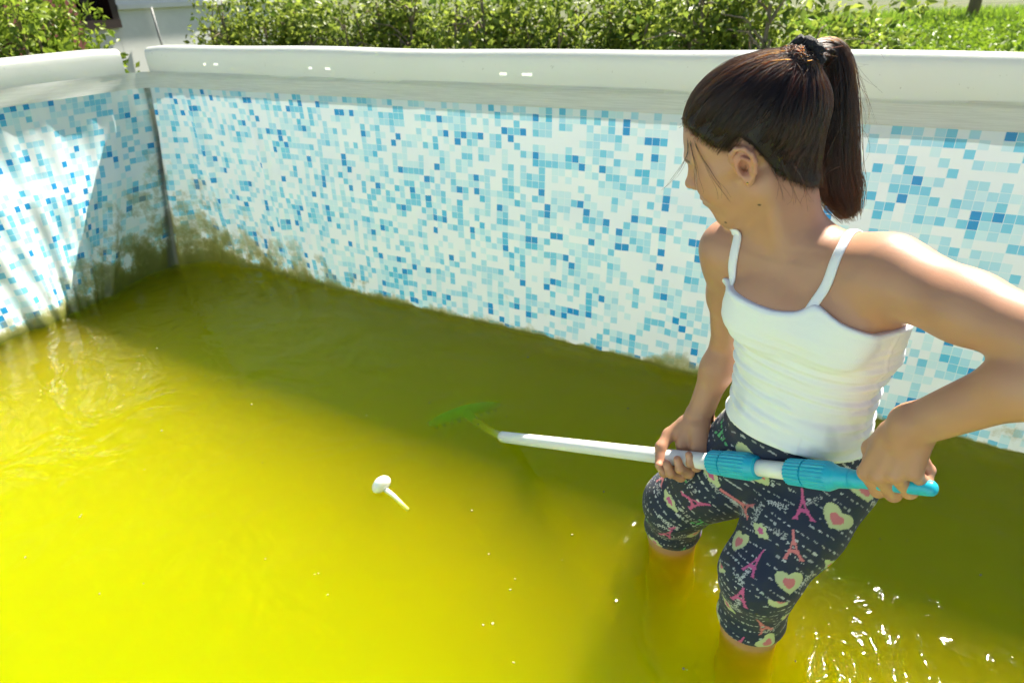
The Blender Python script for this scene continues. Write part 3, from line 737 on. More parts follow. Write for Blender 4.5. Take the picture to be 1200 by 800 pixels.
torso = [loft([SP[0][2] - .045, SP[0][2], SP[1][2], SP[2][2], SP[3][2], SP[4][2], SP[5][2], SP[6][2], SP[6][2] + .03],
              [SP[0], SP[0], SP[1], SP[2], SP[3], SP[4], SP[5], SP[6], SP[6] + TFW * -.005],
              [.085, .112, .114, .100, .095, .103, .110, .094, .060], [.062, .081, .082, .072, .068, .076, .077, .057, .042], TL, TFW, .03)]
chestL = SP[5] + TL * .05 + TFW * .060 - Z3 * .02; chestR = SP[5] - TL * .05 + TFW * .060 - Z3 * .02
torso += [ell(chestL, (.045, .020, .045), np.stack([TL, TFW, Z3]), .03), ell(chestR, (.045, .020, .045), np.stack([TL, TFW, Z3]), .03),
          ell(SP[2] + TFW * .045, (.075, .045, .075), np.stack([TL, TFW, Z3]), .03)]
butt = [ell(SP[1] - TFW * .045 + TL * s * .05 - Z3 * .02, (.058, .055, .062), np.stack([TL, TFW, Z3]), .03) for s in (-1, 1)]
neck = [cap(neck0 - Z3 * .03, hl(0, -.022, -.035), .052, .046, .03),
        cap(neck0 + Z3 * .008, LSH + Z3 * .002, .036, .038, .035), cap(neck0 + Z3 * .008, RSH + Z3 * .002, .036, .034, .035)]
clav = [cap(neck0 + TFW * .040 + TL * .016 + Z3 * .004, LSH + TFW * .018 + Z3 * .024, .0095, .009, .014), cap(neck0 + TFW * .040 - TL * .016 + Z3 * .004, RSH + TFW * .018 + Z3 * .020, .0095, .009, .014)]
# sternomastoid cord, drawn tight by the turned head
cord = [cap(hl(.052, -.018, -.03), neck0 + TFW * .042 + TL * .004 + Z3 * .004, .012, .008, .018), cap(hl(-.05, -.018, -.03), neck0 + TFW * .042 - TL * .012 + Z3 * .004, .011, .007, .018)]

# ---- arms
def arm(sh, el_, wr, r):
    m1 = sh * .55 + el_ * .45; m2 = el_ * .68 + wr * .32
    return [cap(sh, m1, r[0], r[1], .03), cap(m1, el_, r[1], r[2], .02), cap(el_, m2, r[2], r[3], .009), cap(m2, wr, r[3], r[4], .02)]
# ---- hands
def hand(wr, a, b, c, sc_, flex, thumb, spread=0.0, palm=.062, am=None):
    """a along the hand, b towards the thumb, c out of the back; flex per finger: (base, middle, tip) degrees"""
    P = []; tips = []; offs = (.0245, .0082, -.0082, -.0235); lens = ((.032, .020, .016), (.036, .023, .017), (.033, .021, .016), (.026, .016, .014))
    rad = (.0088, .0090, .0086, .0076); mlen = (palm * 1.0, palm * 1.02, palm * .97, palm * .90)
    am = a if am is None else am                                 # the palm may lie oblique to the fingers
    for i in range(4):
        m0 = wr + sc_ * (b * offs[i] * .55 + am * .006); m1 = wr + sc_ * (am * mlen[i] + b * offs[i] - c * (.003 if i in (0, 3) else 0.0))
        P.append(cap(m0, m1, .0125 * sc_, .0100 * sc_, .006))
        p = m1; ang = 0
        for j in range(3):
            ang += math.radians(flex[i][j]); d = a * math.cos(ang) - c * math.sin(ang) + b * (spread * (1.5 - i) * .1); d = nrm(d)
            q = p + d * lens[i][j] * sc_; r0 = rad[i] * sc_ * (1.0, .93, .86)[j]; r1 = rad[i] * sc_ * (.95, .87, .74)[j]
            P.append(cap(p, q, r0, r1, .002 if j else .004))
            if j < 2: P.append(ell(q, (r1 * 1.10,) * 3, np.eye(3), .003))
            p = q
        tips.append((p, d, a * -math.sin(ang) * -1 if False else nrm(c * math.cos(ang) + a * math.sin(ang))))
    P.append(cap(wr + sc_ * (am * .012 + b * .010 - c * .007), wr + sc_ * (am * .040 + b * .016 - c * .010), .015 * sc_, .013 * sc_, .01))
    P.append(cap(wr + sc_ * (am * .015 - b * .012 - c * .006), wr + sc_ * (am * .045 - b * .014 - c * .008), .013 * sc_, .011 * sc_, .01))
    pts = [wr + sc_ * (am * t[0] + b * t[1] + c * t[2]) for t in thumb]
    for i in range(len(pts) - 1):
        P.append(cap(pts[i], pts[i + 1], (.0125, .0102, .0092, .008)[i] * sc_, (.0105, .0094, .0084, .0068)[i] * sc_, .006 if i else .009))
    tips.append((pts[-1], nrm(pts[-1] - pts[-2]), c))
    return P, tips
fa = nrm(GL + np.array([0, 0, .07]) - LEL)
aL = nrm(fa - PB * (fa @ PB)); cL = np.cross(PB, aL)
# turn the fist a little about the pole so that its back looks at the camera
vw = nrm(CAM - GL); vw = nrm(vw - PB * (vw @ PB)); cL = nrm(cL + vw * 1.1); aL = nrm(np.cross(cL, PB)); aL = aL if aL @ fa > 0 else -aL
aM = nrm(aL + PB * .55); LWR = GL - aM * .090 + cL * .021 + PB * .004
hL, tipsL = hand(LWR, aL, PB, cL, 1.16, [(40, 98, 62), (44, 100, 62), (46, 100, 62), (50, 98, 62)], [(.010, .020, -.006), (.034, .036, -.016), (.056, .036, -.030), (.060, .018, -.040)], 0.2, am=aM)
aR = nrm(np.array([-.30, -.28, -.91])); aR = nrm(aR - PB * (aR @ PB)); cR = np.cross(aR, PB)
vw = nrm(CAM - GR); vw = nrm(vw - PB * (vw @ PB))
cR = nrm(cR * .5 - vw); aR = np.cross(PB, cR); aR = aR if aR[2] < 0 else -aR
RWR = GR - aR * .070 + cR * .026 - PB * .002
hR, tipsR = hand(RWR, aR, PB, cR, 1.08, [(28, 62, 40), (32, 68, 45), (36, 70, 45), (40, 70, 45)], [(.008, .020, -.008), (.028, .038, -.022), (.050, .040, -.036), (.074, .036, -.040)], 0.3)
arms = arm(LSH, LEL, LWR, (.049, .0385, .0345, .0335, .0245)) + arm(RSH, REL, RWR, (.041, .031, .0275, .0265, .0205))
arms += [cap(LWR - aM * .006, LWR + aM * .02, .0235, .020, .012), cap(RWR - aR * .006, RWR + aR * .02, .020, .018, .012)]
lats = [cap(LSH - Z3 * .03 - TFW * .01, SP[4] + TL * .085 - TFW * .015, .026, .022, .03), cap(RSH - Z3 * .03 - TFW * .01, SP[4] - TL * .085 - TFW * .015, .026, .022, .03)]
# ---- legs
HIPL = SP[1] + TL * .056 - Z3 * .03; HIPR = SP[1] - TL * .056 - Z3 * .03
KNL = at(890, 672, .775); HEML = at(880, 722, .782); ANL = np.array([.405, .81, -.44])
KNR = at(793, 588, .985); HEMR = at(788, 618, 1.0); ANR = np.array([.322, 1.04, -.44])
def leg(hip, kn, hem, an, s=1.0):
    m1 = hip * .55 + kn * .45; fo = an + nrm([TFW[0], TFW[1], 0]) * .12 - Z3 * .025
    cf = hem * .65 + an * .35 - TFW * .012
    return [cap(hip, m1, .080 * s, .074 * s, .03), cap(m1, kn, .074 * s, .058 * s, .02), cap(kn, hem, .058 * s, .049 * s, .02), cap(hem, cf, .0475 * s, .046, .02), cap(cf, an, .046, .03, .02),
            cap(an, fo, .03, .018, .02), cap(an - TFW * .025 - Z3 * .02, an, .022, .03, .015)]
legs = leg(HIPL, KNL, HEML, ANL) + leg(HIPR, KNR, HEMR, ANR, .98)
legs += [ell(KNL + TFW * .03, (.036, .03, .042), np.stack([TL, TFW, Z3]), .02), ell(KNR + TFW * .03, (.036, .03, .042), np.stack([TL, TFW, Z3]), .02)]

# ---- head
def he(c, r, k=.01, op='u', tilt=0.0, roll=0.0):
    M = HM.copy()
    if tilt:
        ct, st = math.cos(tilt), math.sin(tilt); M = np.stack([M[0], ct * M[1] + st * M[2], -st * M[1] + ct * M[2]])
    if roll:
        ct, st = math.cos(roll), math.sin(roll); M = np.stack([ct * M[0] + st * M[1], -st * M[0] + ct * M[1], M[2]])
    return ell(hl(*c), np.array(r) * HS, M, k, op)
def hc_(a, b, ra, rb, k=.008, op='u'): return cap(hl(*a), hl(*b), ra * HS, rb * HS, k, op)
head = [he((0, -.011, .043), (.071, .093, .073), .01), he((0, .018, .012), (.061, .066, .062), .025), he((0, .034, -.028), (.048, .048, .058), .03)]
for s in (-1, 1):
    head += [hc_((s * .050, .0, -.040), (s * .016, .055, -.077), .016, .015, .022), he((s * .033, .050, -.020), (.026, .028, .030), .02),
             hc_((s * .040, .066, .026), (s * .012, .081, .024), .007, .008, .012), hc_((s * .052, .046, .002), (s * .06, .01, .004), .008, .006, .015)]
head += [he((0, .061, -.077), (.018, .016, .015), .018), he((0, .070, -.044), (.026, .016, .022), .015)]
head += [hc_((0, .082, .016), (0, .097, -.014), .0062, .0078, .008), he((0, .0985, -.0165), (.0088, .0085, .0078), .006)]
for s in (-1, 1):
    head += [he((s * .0085, .090, -.0205), (.0062, .0078, .006), .005), he((s * .0052, .0955, -.0262), (.0028, .0042, .0028), .003, 's'),
             he((s * .031, .088, .006), (.017, .013, .011), .012, 's'), he((s * .030, .0655, .005), (.0140, .0125, .0115), .004)]
head += [he((0, .0845, -.0400), (.0185, .0075, .0050), .006), he((0, .0830, -.0490), (.0160, .0080, .0056), .006), he((0, .0925, -.0445), (.021, .006, .0012), .003, 's')]
def ear(s):
    R = []
    pts = [(.070, .010, .006), (.0745, .013, .016), (.078, .010, .025), (.081, .001, .030), (.083, -.009, .027), (.084, -.0155, .017), (.083, -.0165, .005), (.080, -.012, -.008), (.0765, -.004, -.017), (.073, .002, -.020)]
    R.append(he((s * .0745, -.003, .004), (.0042, .0150, .0230), .005, 'u', 0.12, s * -0.28))
    R.append(he((s * .080, -.001, .001), (.0085, .0085, .0120), .002, 's', 0.1))
    R.append(he((s * .082, -.004, .018), (.0055, .0058, .0062), .002, 's', 0.1))
    for i in range(len(pts) - 1):
        a, b = pts[i], pts[i + 1]; R.append(hc_((s * a[0], a[1], a[2]), (s * b[0], b[1], b[2]), .0034, .0034, .0028))
    R.append(hc_((s * .0795, -.010, .008), (s * .0800, -.003, .016), .0026, .0024, .003)); R.append(hc_((s * .0795, -.010, .008), (s * .0785, -.006, -.006), .0026, .0024, .003))
    R.append(he((s * .0745, .001, -.0185), (.0048, .0075, .0082), .004)); R.append(hc_((s * .0735, .010, .001), (s * .0745, .0085, -.005), .0034, .003, .003))
    return R
ears = ear(1) + ear(-1)

body_prims = torso + butt + neck + clav + cord + legs + arms + lats + head
BH = 0.0034
GB = Grid((.14, .42, -.51), (.72, 1.16, .93), BH).apply(body_prims + hL + hR)
hmin = HO - .135; hmax = HO + .135
GH = Grid(hmin, hmax, 0.0019).apply(body_prims + ears)
def hand_grid(prims, wr):
    lo = np.min([p[1] for p in prims], 0) - .012; hi = np.max([p[2] for p in prims], 0) + .012
    return Grid(lo, hi, 0.0015).apply(arms + prims), lo, hi
GLh, lo1, hi1 = hand_grid(hL, LWR); GRh, lo2, hi2 = hand_grid(hR, RWR)
def inbox(C, lo, hi, m): return np.all((C > lo + m) & (C < hi - m), 1)
VS, QS = [], []; off = 0
for Gx, excl in ((GB, [(hmin, hmax), (lo1, hi1), (lo2, hi2)]), (GH, []), (GLh, []), (GRh, [])):
    V, Q = Gx.mesh()
    if excl:
        Cc = V[Q].mean(1); kp = np.ones(len(Q), bool)
        for lo, hi in excl: kp &= ~inbox(Cc, np.array(lo), np.array(hi), 0.006)
        V, Q = compact(V, Q[kp])
    VS.append(V); QS.append(Q + off); off += len(V)
V = np.concatenate(VS); Q = np.concatenate(QS)

# skin colour
SK = np.array([0.465, 0.240, 0.143])
C = np.tile(SK, (len(V), 1))
nv = rng.normal(size=(7, 3)) * 22; mott = sum(np.sin(V @ nv[i] + i) for i in range(7)) / 7
C *= (1 + 0.07 * mott)[:, None]; nv2 = rng.normal(size=(9, 3)) * 75; C *= 1 + (0.045 * sum(np.sin(V @ nv2[i] + 2 * i) for i in range(9)) / 4)[:, None] * np.array([.6, 1.0, 1.0])
Lc = (V - HO) @ HM.T / HS
def blend(C, mask, col, a=1.0):
    w = np.clip(mask, 0, 1)[:, None] * a; return C * (1 - w) + np.array(col) * w
def gl_(P, c, r): return np.exp(-(((P - np.array(c)) / np.array(r)) ** 2).sum(1))
inhead = (np.abs(Lc) < .13).all(1)
for s in (-1, 1):
    C = blend(C, gl_(Lc, (s * .040, .068, -.022), (.02, .02, .018)) * inhead, (0.50, 0.21, 0.14), .55)
    C = blend(C, gl_(Lc, (s * .078, -.004, .006), (.014, .02, .028)) * inhead, (0.52, 0.20, 0.135), .6)
    C = blend(C, (gl_(Lc, (s * .030, .076, .0255), (.016, .02, .0036)) > .45) * inhead, (0.045, 0.024, 0.015), .8)          # eyebrow
    C = blend(C, (gl_(Lc, (s * .0305, .077, -.0015), (.0135, .02, .0016)) > .42) * inhead, (0.02, 0.012, 0.01), .9)         # lashes of the lowered lid
C = blend(C, (gl_(Lc, (0, .088, -.0445), (.018, .02, .0085)) > .40) * inhead, (0.46, 0.15, 0.12), .7)
for mp in ((888, 243), (849, 264), (976, 244)):                 # small moles
    d = nrm(FW + RT * (mp[0] - 600) / F_PX - UP * (mp[1] - 400) / F_PX); rel = V - CAM; t = rel @ d; dist = np.linalg.norm(rel - t[:, None] * d, axis=1)
    cand = np.where(dist < .004)[0]
    if len(cand):
        hit = V[cand[np.argmin(t[cand])]]; C = blend(C, np.linalg.norm(V - hit, axis=1) < .0021, (0.06, 0.03, 0.02), .9)
for tips in (tipsL, tipsR):
    for p, d, nrml in tips:
        C = blend(C, np.exp(-(np.linalg.norm(V - (p - d * .003 + nrml * .008), axis=1) / .0062) ** 4), (0.60, 0.36, 0.28), .8)
        C = blend(C, np.exp(-(np.linalg.norm(V - p, axis=1) / .012) ** 2), (0.50, 0.20, 0.14), .4)
C = blend(C, np.exp(-(np.linalg.norm(V - KNL, axis=1) / .06) ** 2), (0.48, 0.23, 0.14), .4)
hu0 = Lc[:, 2] - np.interp(Lc[:, 1], [-.13, -.085, -.055, -.030, -.018, -.002, .014, .030, .050, .066, .09], [-.135, -.110, -.074, -.036, .012, .032, .020, .027, .047, .064, .069])
C = blend(C, np.clip((hu0 + .002) / .018, 0, 1) ** 1.3 * inhead * (np.abs(Lc[:, 0]) < .0715) * (Lc[:, 2] > -.13), (0.05, 0.026, 0.016), .85)
girl = empty('person', (.38, .90, FLOOR_Z))
tag(girl, 'dark haired girl in white camisole and printed leggings standing knee deep holding the cleaning pole', 'person')
M_SKIN = attr_material('skin', 0.46, 0.42, 0.12, 0.10, 900)
me = mesh_np('body', V, Q); set_col(me, C); body = link('body', me, M_SKIN, girl, True)

# ---- clothes grown from the same trunk and legs
HEMZ = at(905, 532, .80)[2]
GT = Grid((.20, .66, .16), (.66, 1.08, .80), 0.0021).apply(torso + butt + lats[:1] + neck[1:] + [legs[0], legs[7]])
x, y, z = [a.astype(np.float32) for a in (GT.ax[0][:, None, None], GT.ax[1][None, :, None], GT.ax[2][None, None, :])]
zs_ = np.array([q[2] for q in SP]); o_ = np.argsort(zs_)
cxz = np.interp(z, zs_[o_], np.array([q[0] for q in SP])[o_]); cyz = np.interp(z, zs_[o_], np.array([q[1] for q in SP])[o_])
pl = (x - cxz) * TL[0] + (y - cyz) * TL[1]; pf = (x - cxz) * TFW[0] + (y - cyz) * TFW[1]
th = np.degrees(np.arctan2(pl, pf))
NZ = at(908, 364, .765)[2] - .012                                        # front neckline height
TK = np.arange(-180, 181, 3.0); TZ = np.interp(TK, [-180, -130, -110, -92, -78, -66, -50, -30, -14, 4, 13, 21, 26, 36, 58, 90, 120, 180], NZ + np.array([-.01, -.036, -.040, -.030, -.002, .014, .007, 0, -.003, .001, .008, .019, .018, .002, -.012, -.015, -.018, -.01]))
for _ in range(3): TZ[1:-1] = .25 * TZ[:-2] + .5 * TZ[1:-1] + .25 * TZ[2:]
topz = np.interp(th, TK, TZ).astype(np.float32)
hemz = HEMZ + 0.012 * np.cos(np.radians(th + 20)).astype(np.float32)
# cloth wrinkles: horizontal drag lines round the waist
hgt = (z - HEMZ)
wr_ = (0.0011 * np.sin(hgt * 235 + 2.2 * np.sin(pl * 17 + 0.6) + 1.5 * np.sin(pl * 31 + hgt * 40)) + 0.0009 * np.sin(hgt * 410 + pl * 22 + 2.0 * np.sin(pl * 13))) * np.exp(-((hgt - .105) / .075) ** 2)
wr_ += 0.0010 * np.sin(pl * 95 + hgt * 60) * np.exp(-((hgt - .02) / .05) ** 2) * (pl > .03)
wr_ += 0.0006 * np.sin(hgt * 90 + pl * 50 + 1.0)
flare = 0.004 * np.exp(-np.maximum(hgt, 0) / .05)
wr_ = wr_ * 1.5 - 0.0016 * np.exp(-np.abs(np.sin(hgt * 62 + 1.1 * np.sin(pl * 15 + 1) + 0.5 * np.sin(pl * 41))) * 9) * np.exp(-((hgt - .10) / .06) ** 2)
seam_ = 0.0010 * np.exp(-((th - 74) / 1.3) ** 2)
d_out = GT.D - (0.0042 + flare) - wr_ - seam_
trim = 0.0016 * (np.exp(-((topz - z - .005) / .0042) ** 2) + np.exp(-((z - hemz - .006) / .004) ** 2))
d_out = d_out - trim
D = np.maximum(np.maximum(d_out, z - topz), hemz - z)
D = np.maximum(D, -(GT.D + 0.004))
V, Q = GT.mesh(D)
C = np.tile(np.array([0.80, 0.82, 0.85]), (len(V), 1))
r = np.random.default_rng(12)
hz_ = V[:, 2] - HEMZ
nz_ = sum(np.sin(V @ (r.normal(size=3) * f_) + r.uniform(0, 6)) for f_ in (25, 40, 60, 90, 120, 60, 45)) / 7
C = blend(C, np.clip((nz_ - .14) * 4, 0, 1) * np.exp(-((hz_ - .05) / .06) ** 2), (0.55, 0.58, 0.62), .6)      # damp grey splashes near the hem
C = blend(C, np.clip((nz_ + .1) * 1.0, 0, 1), (0.82, 0.81, 0.79), .4)
me = mesh_np('camisole', V, Q); set_col(me, C)
M_CLOTH = attr_material('white_cotton', 0.75, 0.25, 0, 0.25, 1, (900, 900, 500), 0.15)
top_o = link('camisole', me, M_CLOTH, girl, True); top_o['label'] = 'white ribbed camisole top with thin straps'
# straps
def strap(pts, w=.0062):
    P = np.array(pts); t = np.linspace(0, len(P) - 1, 60); P = np.stack([np.interp(t, np.arange(len(P)), P[:, i]) for i in range(3)], 1)
    for _ in range(12): P[1:-1] = .25 * P[:-2] + .5 * P[1:-1] + .25 * P[2:]
    P = GB.project(P, 0.0015, 8)
    for _ in range(4): P[1:-1] = .25 * P[:-2] + .5 * P[1:-1] + .25 * P[2:]
    P = GB.project(P, 0.0015, 4)
    n_ = GB.grad(P); tg = np.gradient(P, axis=0); tg /= np.linalg.norm(tg, axis=1)[:, None]; sd_ = np.cross(tg, n_); sd_ /= np.linalg.norm(sd_, axis=1)[:, None]
    Vs = []; pr = [(-1, -.8), (-1, .6), (-.6, 1.1), (0, 1.25), (.6, 1.1), (1, .6), (1, -.8)]
    for i in range(len(P)):
        for a, b in pr: Vs.append(P[i] + sd_[i] * w * a + n_[i] * .0016 * b)
    k = len(pr); Fq = [(i * k + j, i * k + (j + 1) % k, (i + 1) * k + (j + 1) % k, (i + 1) * k + j) for i in range(len(P) - 1) for j in range(k)]
    me = mesh_np('strap', Vs, Fq); set_col(me, np.tile([.82, .83, .84], (len(Vs), 1))); o = link('strap', me, M_CLOTH, girl, True); o.parent = top_o; o.matrix_parent_inverse = Matrix.Identity(4); return o
def strap_pts(base, sh, w): 
    t_ = neck0 * w + sh * (1 - w); return [base, base * .6 + (t_ + TFW * .045 + Z3 * .03) * .4, t_ + TFW * .030 + Z3 * .032, t_ + Z3 * .038, t_ - TFW * .035 + Z3 * .030, t_ - TFW * .07 - Z3 * .02]
strap(strap_pts(at(945, 364, .76), LSH, .42)); strap(strap_pts(at(850, 340, .86), RSH, .30))

# leggings
GG = Grid((.18, .62, -.02), (.66, 1.14, .46), 0.00165).apply(torso + butt + legs)
x, y, z = GG.ax[0][:, None, None], GG.ax[1][None, :, None], GG.ax[2][None, None, :]
def hemplane(hem, kn, drop):
    n_ = nrm(kn - hem); n_ = nrm(n_ + Z3 * .6); p = hem - n_ * drop; return (p[0] - x) * n_[0] + (p[1] - y) * n_[1] + (p[2] - z) * n_[2]
midn = nrm(HIPR - HIPL); mid = (KNL + KNR) / 2
side = (x - mid[0]) * midn[0] + (y - mid[1]) * midn[1]
cut = np.where(side < 0, hemplane(HEML, KNL, .004), hemplane(HEMR, KNR, .002))
band_ = 0.0012 * np.exp(-((cut + .010) / .006) ** 2)
wrk = 0.0007 * np.sin(z * 190 + 3 * np.sin(x * 40 + y * 31)) * np.exp(-((cut + .06) / .06) ** 2)
D = np.maximum(GG.D - 0.0030 - band_ - wrk, cut); D = np.maximum(D, z - (HEMZ + .03)); D = np.maximum(D, -(GG.D + .004))
V, Q = GG.mesh(D)
# flat print, drawn once into a small raster and read back at each point
PX = 0.0010; PW, PH = 420, 420
IMG = np.zeros((PH, PW, 3)); IMG[:] = (0.019, 0.027, 0.054)
gx, gy = np.meshgrid((np.arange(PW) + .5) * PX, (np.arange(PH) + .5) * PX)
FONT = {'P': '1111,1001,1111,1000,1000', 'A': '0110,1001,1111,1001,1001', 'R': '1110,1001,1110,1010,1001', 'I': '1,1,1,1,1', 'S': '0111,1000,0110,0001,1110', 'L': '1000,1000,1000,1000,1111', 'O': '0110,1001,1001,1001,0110', 'V': '10001,10001,01010,01010,00100', 'E': '1111,1000,1110,1000,1111'}
def loc(cx, cy, ang):
    dx = (gx - cx + PW * PX / 2) % (PW * PX) - PW * PX / 2; dy = (gy - cy + PH * PX / 2) % (PH * PX) - PH * PX / 2
    c_, s_ = math.cos(ang), math.sin(ang); return dx * c_ + dy * s_, -dx * s_ + dy * c_
def paint(m, col): IMG[m] = col
def tower(cx, cy, ang, h, col):
    X, Y = loc(cx, cy, ang); X = X / h; Y = Y / h + .5
    w = .035 + .30 * np.clip(1 - Y, 0, 1) ** 2.6
    m = (Y > 0) & (Y < 1) & (np.abs(X) < w); m &= ~((Y < .30) & (np.abs(X) < .17 * np.sqrt(np.clip(1 - (Y / .24) ** 2, 0, 1)))); m &= ~((Y > .36) & (Y < .50) & (np.abs(X) < w - .055))
    m |= (np.abs(Y - .31) < .022) & (np.abs(X) < w + .03) | (np.abs(Y - .55) < .018) & (np.abs(X) < w + .02)
    paint(m, col)
def heart(cx, cy, ang, h, c1, c2):
    X, Y = loc(cx, cy, ang); X = X / h * 2; Y = Y / h * 2
    f = (X * X * .8 + Y * Y - 1) ** 3 - X * X * Y ** 3 * 1.6; paint((f < 0), c1)
    X2, Y2 = X * 1.9, Y * 1.9 - .1; f2 = (X2 * X2 + Y2 * Y2 - 1) ** 3 - X2 * X2 * Y2 ** 3; paint(f2 < 0, c2)
def blobp(cx, cy, ang, h, c1, c2):
    X, Y = loc(cx, cy, ang); a = np.arctan2(Y, X); rr_ = np.hypot(X, Y * 1.9) / h
    paint(rr_ < .5 + .07 * np.cos(6 * a), c1); paint(np.hypot(X, Y * 1.5) / h < .2 + .03 * np.cos(5 * a), c2)
def word(t, cx, cy, ang, px, col):
    X, Y = loc(cx, cy, ang); pos = 0
    for ch in t:
        rows = FONT[ch].split(',')
        for j, row in enumerate(rows):
            for i, bit in enumerate(row):
                if bit == '1': paint((X > (pos + i) * px) & (X <= (pos + i + 1) * px) & (Y > (4 - j) * px) & (Y <= (5 - j) * px), col)
        pos += len(rows[0]) + 1
PK, CO, LM, GN, WH = (.52, .10, .26), (.58, .17, .20), (.48, .53, .30), (.10, .42, .16), (.55, .57, .60)
r = np.random.default_rng(21)
for row in range(30):                                            # lines of white stitches and tiny script
    yy = row * .014; xx = r.uniform(0, .03)
    while xx < .42:
        ln = r.uniform(.002, .007)
        if r.uniform() < .8: 
            X, Y = loc(xx, yy + .004 * math.sin(xx * 30 + row), 0.15 * math.sin(row)); paint((np.abs(X) < ln / 2) & (np.abs(Y) < .00085 + .0008 * (r.uniform() < .3)), np.array(WH) * r.uniform(.5, 1))
        xx += ln + r.uniform(.0015, .006)
for i in range(48):
    word(random.choice(['PARIS', 'PARIS', 'LOVE']), r.uniform(0, .42), r.uniform(0, .42), random.choice([0.1, -.3, 1.45, 1.2, .3]), r.choice([.0012, .0016]), np.array(WH) * r.uniform(.55, .95))
k = 0
for j in range(7):
    for i in range(7):
        cx = i * .060 + (.030 if j % 2 else 0) + r.normal() * .005; cy = j * .060 + r.normal() * .006; ty = (i + 2 * j + (j // 2)) % 5; an = r.normal() * .5
        if ty == 0: tower(cx, cy, an, .046, PK)
        elif ty == 1: heart(cx, cy, an + .3, .029, LM, CO)
        elif ty == 2: tower(cx, cy, an + 1.0, .045, CO)
        elif ty == 3: blobp(cx, cy, an, .034, LM, PK)
        else:
            tower(cx, cy, an - 1.2, .046, GN); X, Y = loc(cx, cy, 0); paint((np.hypot(X, Y) < .04) & (((gx * 400).astype(int) + (gy * 400).astype(int) * 3) % 3 == 0), (.02, .026, .045))
def leg_uv(V, hip, kn, hem):
    a1 = nrm(kn - hip); a2 = nrm(hem - kn); L1 = np.linalg.norm(kn - hip); below = (V - kn) @ nrm(a1 + a2) > 0
    ta = (V - kn) @ a1; tb = (V - kn) @ a2; s_ = L1 + np.where(below, tb, ta); cen = np.where(below[:, None], kn + tb[:, None] * a2, kn + ta[:, None] * a1)
    rel = V - cen; an = np.arctan2(rel @ TL, rel @ TFW); return an * .062, s_
sideV = (V - mid) @ midn
ua, va = leg_uv(V, HIPL, KNL, HEML); ub, vb = leg_uv(V, HIPR, KNR, HEMR)
isL = sideV < 0
U_ = np.where(isL, ua, ub + .19); W_ = np.where(isL, va, vb + .13)
C = IMG[(np.floor(-W_ / PX).astype(int)) % PH, np.floor(U_ / PX).astype(int) % PW]
me = mesh_np('leggings', V, Q); set_col(me, C)
lg = link('leggings', me, attr_material('printed_jersey', 0.7, 0.3, 0, 0.2, 1200, None, 0.1), girl, True); lg['label'] = 'navy knee length leggings with pink towers, hearts and white script'

# ---- hair
M_SCALP = plain('dark_hair_base', (0.016, 0.009, 0.006), 0.55, 0.35, 0.3, 200)
TIE = hl(0, -.092, .094)
x, y, z = GH.ax[0][:, None, None] - HO[0], GH.ax[1][None, :, None] - HO[1], GH.ax[2][None, None, :] - HO[2]
lx, ly, lz = [(x * a[0] + y * a[1] + z * a[2]) / HS for a in (HL, HF, HU)]
HLY = [-.13, -.085, -.055, -.030, -.018, -.002, .014, .030, .050, .066, .09]; HLZ = [-.135, -.110, -.074, -.036, .012, .032, .020, .027, .047, .064, .069]
hairline = (np.interp(ly, HLY, HLZ) + .0012 * np.sin(ly * 310 + lx * 140)).astype(np.float32)
GHH = Grid(hmin, hmax, 0.0019); GHH.D = GH.D.copy()
Gs = Grid(hmin, hmax, 0.0019).apply(head[:3] + neck[:1] + [cap(hl(0, -.05, .062), TIE, .045 * HS, .005, .025)])
up_m = lz - hairline
D = np.maximum(Gs.D - np.clip((up_m - .010) * .30, -.004, .0042), .013 - up_m)
cutback = np.abs(D) * 0
V, Q = GH.mesh(D.astype(np.float32))
hair = empty('hair', tuple(HO)); hair.parent = girl; hair.matrix_parent_inverse = Matrix.Translation(-Vector(girl.location)); hair['label'] = 'long dark brown hair pulled into a high ponytail'
def sub(o, par, loc_):
    o.parent = par; o.matrix_parent_inverse = Matrix.Translation(-Vector(loc_)); return o
sub(link('scalp_hair', mesh_np('scalp_hair', V, Q), M_SCALP, None, True), hair, HO)
def hair_material(name, mel, red):
    m = bpy.data.materials.new(name); m.use_nodes = True; n = m.node_tree.nodes; l = m.node_tree.links; n.remove(n['Principled BSDF'])
    h = n.new('ShaderNodeBsdfHairPrincipled'); h.parametrization = 'MELANIN'
    h.inputs['Melanin'].default_value = mel; h.inputs['Melanin Redness'].default_value = red; h.inputs['Roughness'].default_value = 0.30; h.inputs['Radial Roughness'].default_value = 0.4
    h.inputs['Random Color'].default_value = 0.25
    l.new(h.outputs[0], n['Material Output'].inputs['Surface']); return m
M_HAIR = hair_material('brown_hair', 0.80, 0.38)
def strands(name, paths, r0, r1, parent, loc_):
    n_, k = paths.shape[:2]; cu = bpy.data.hair_curves.new(name); cu.add_curves([k] * n_)
    cu.points.foreach_set('position', paths.astype(np.float32).ravel())
    ra = np.tile(np.linspace(r0, r1, k, dtype=np.float32), n_); cu.points.foreach_set('radius', ra)
    o = bpy.data.objects.new(name, cu); COL.objects.link(o); cu.materials.append(M_HAIR); return sub(o, parent, loc_)
r = np.random.default_rng(33)
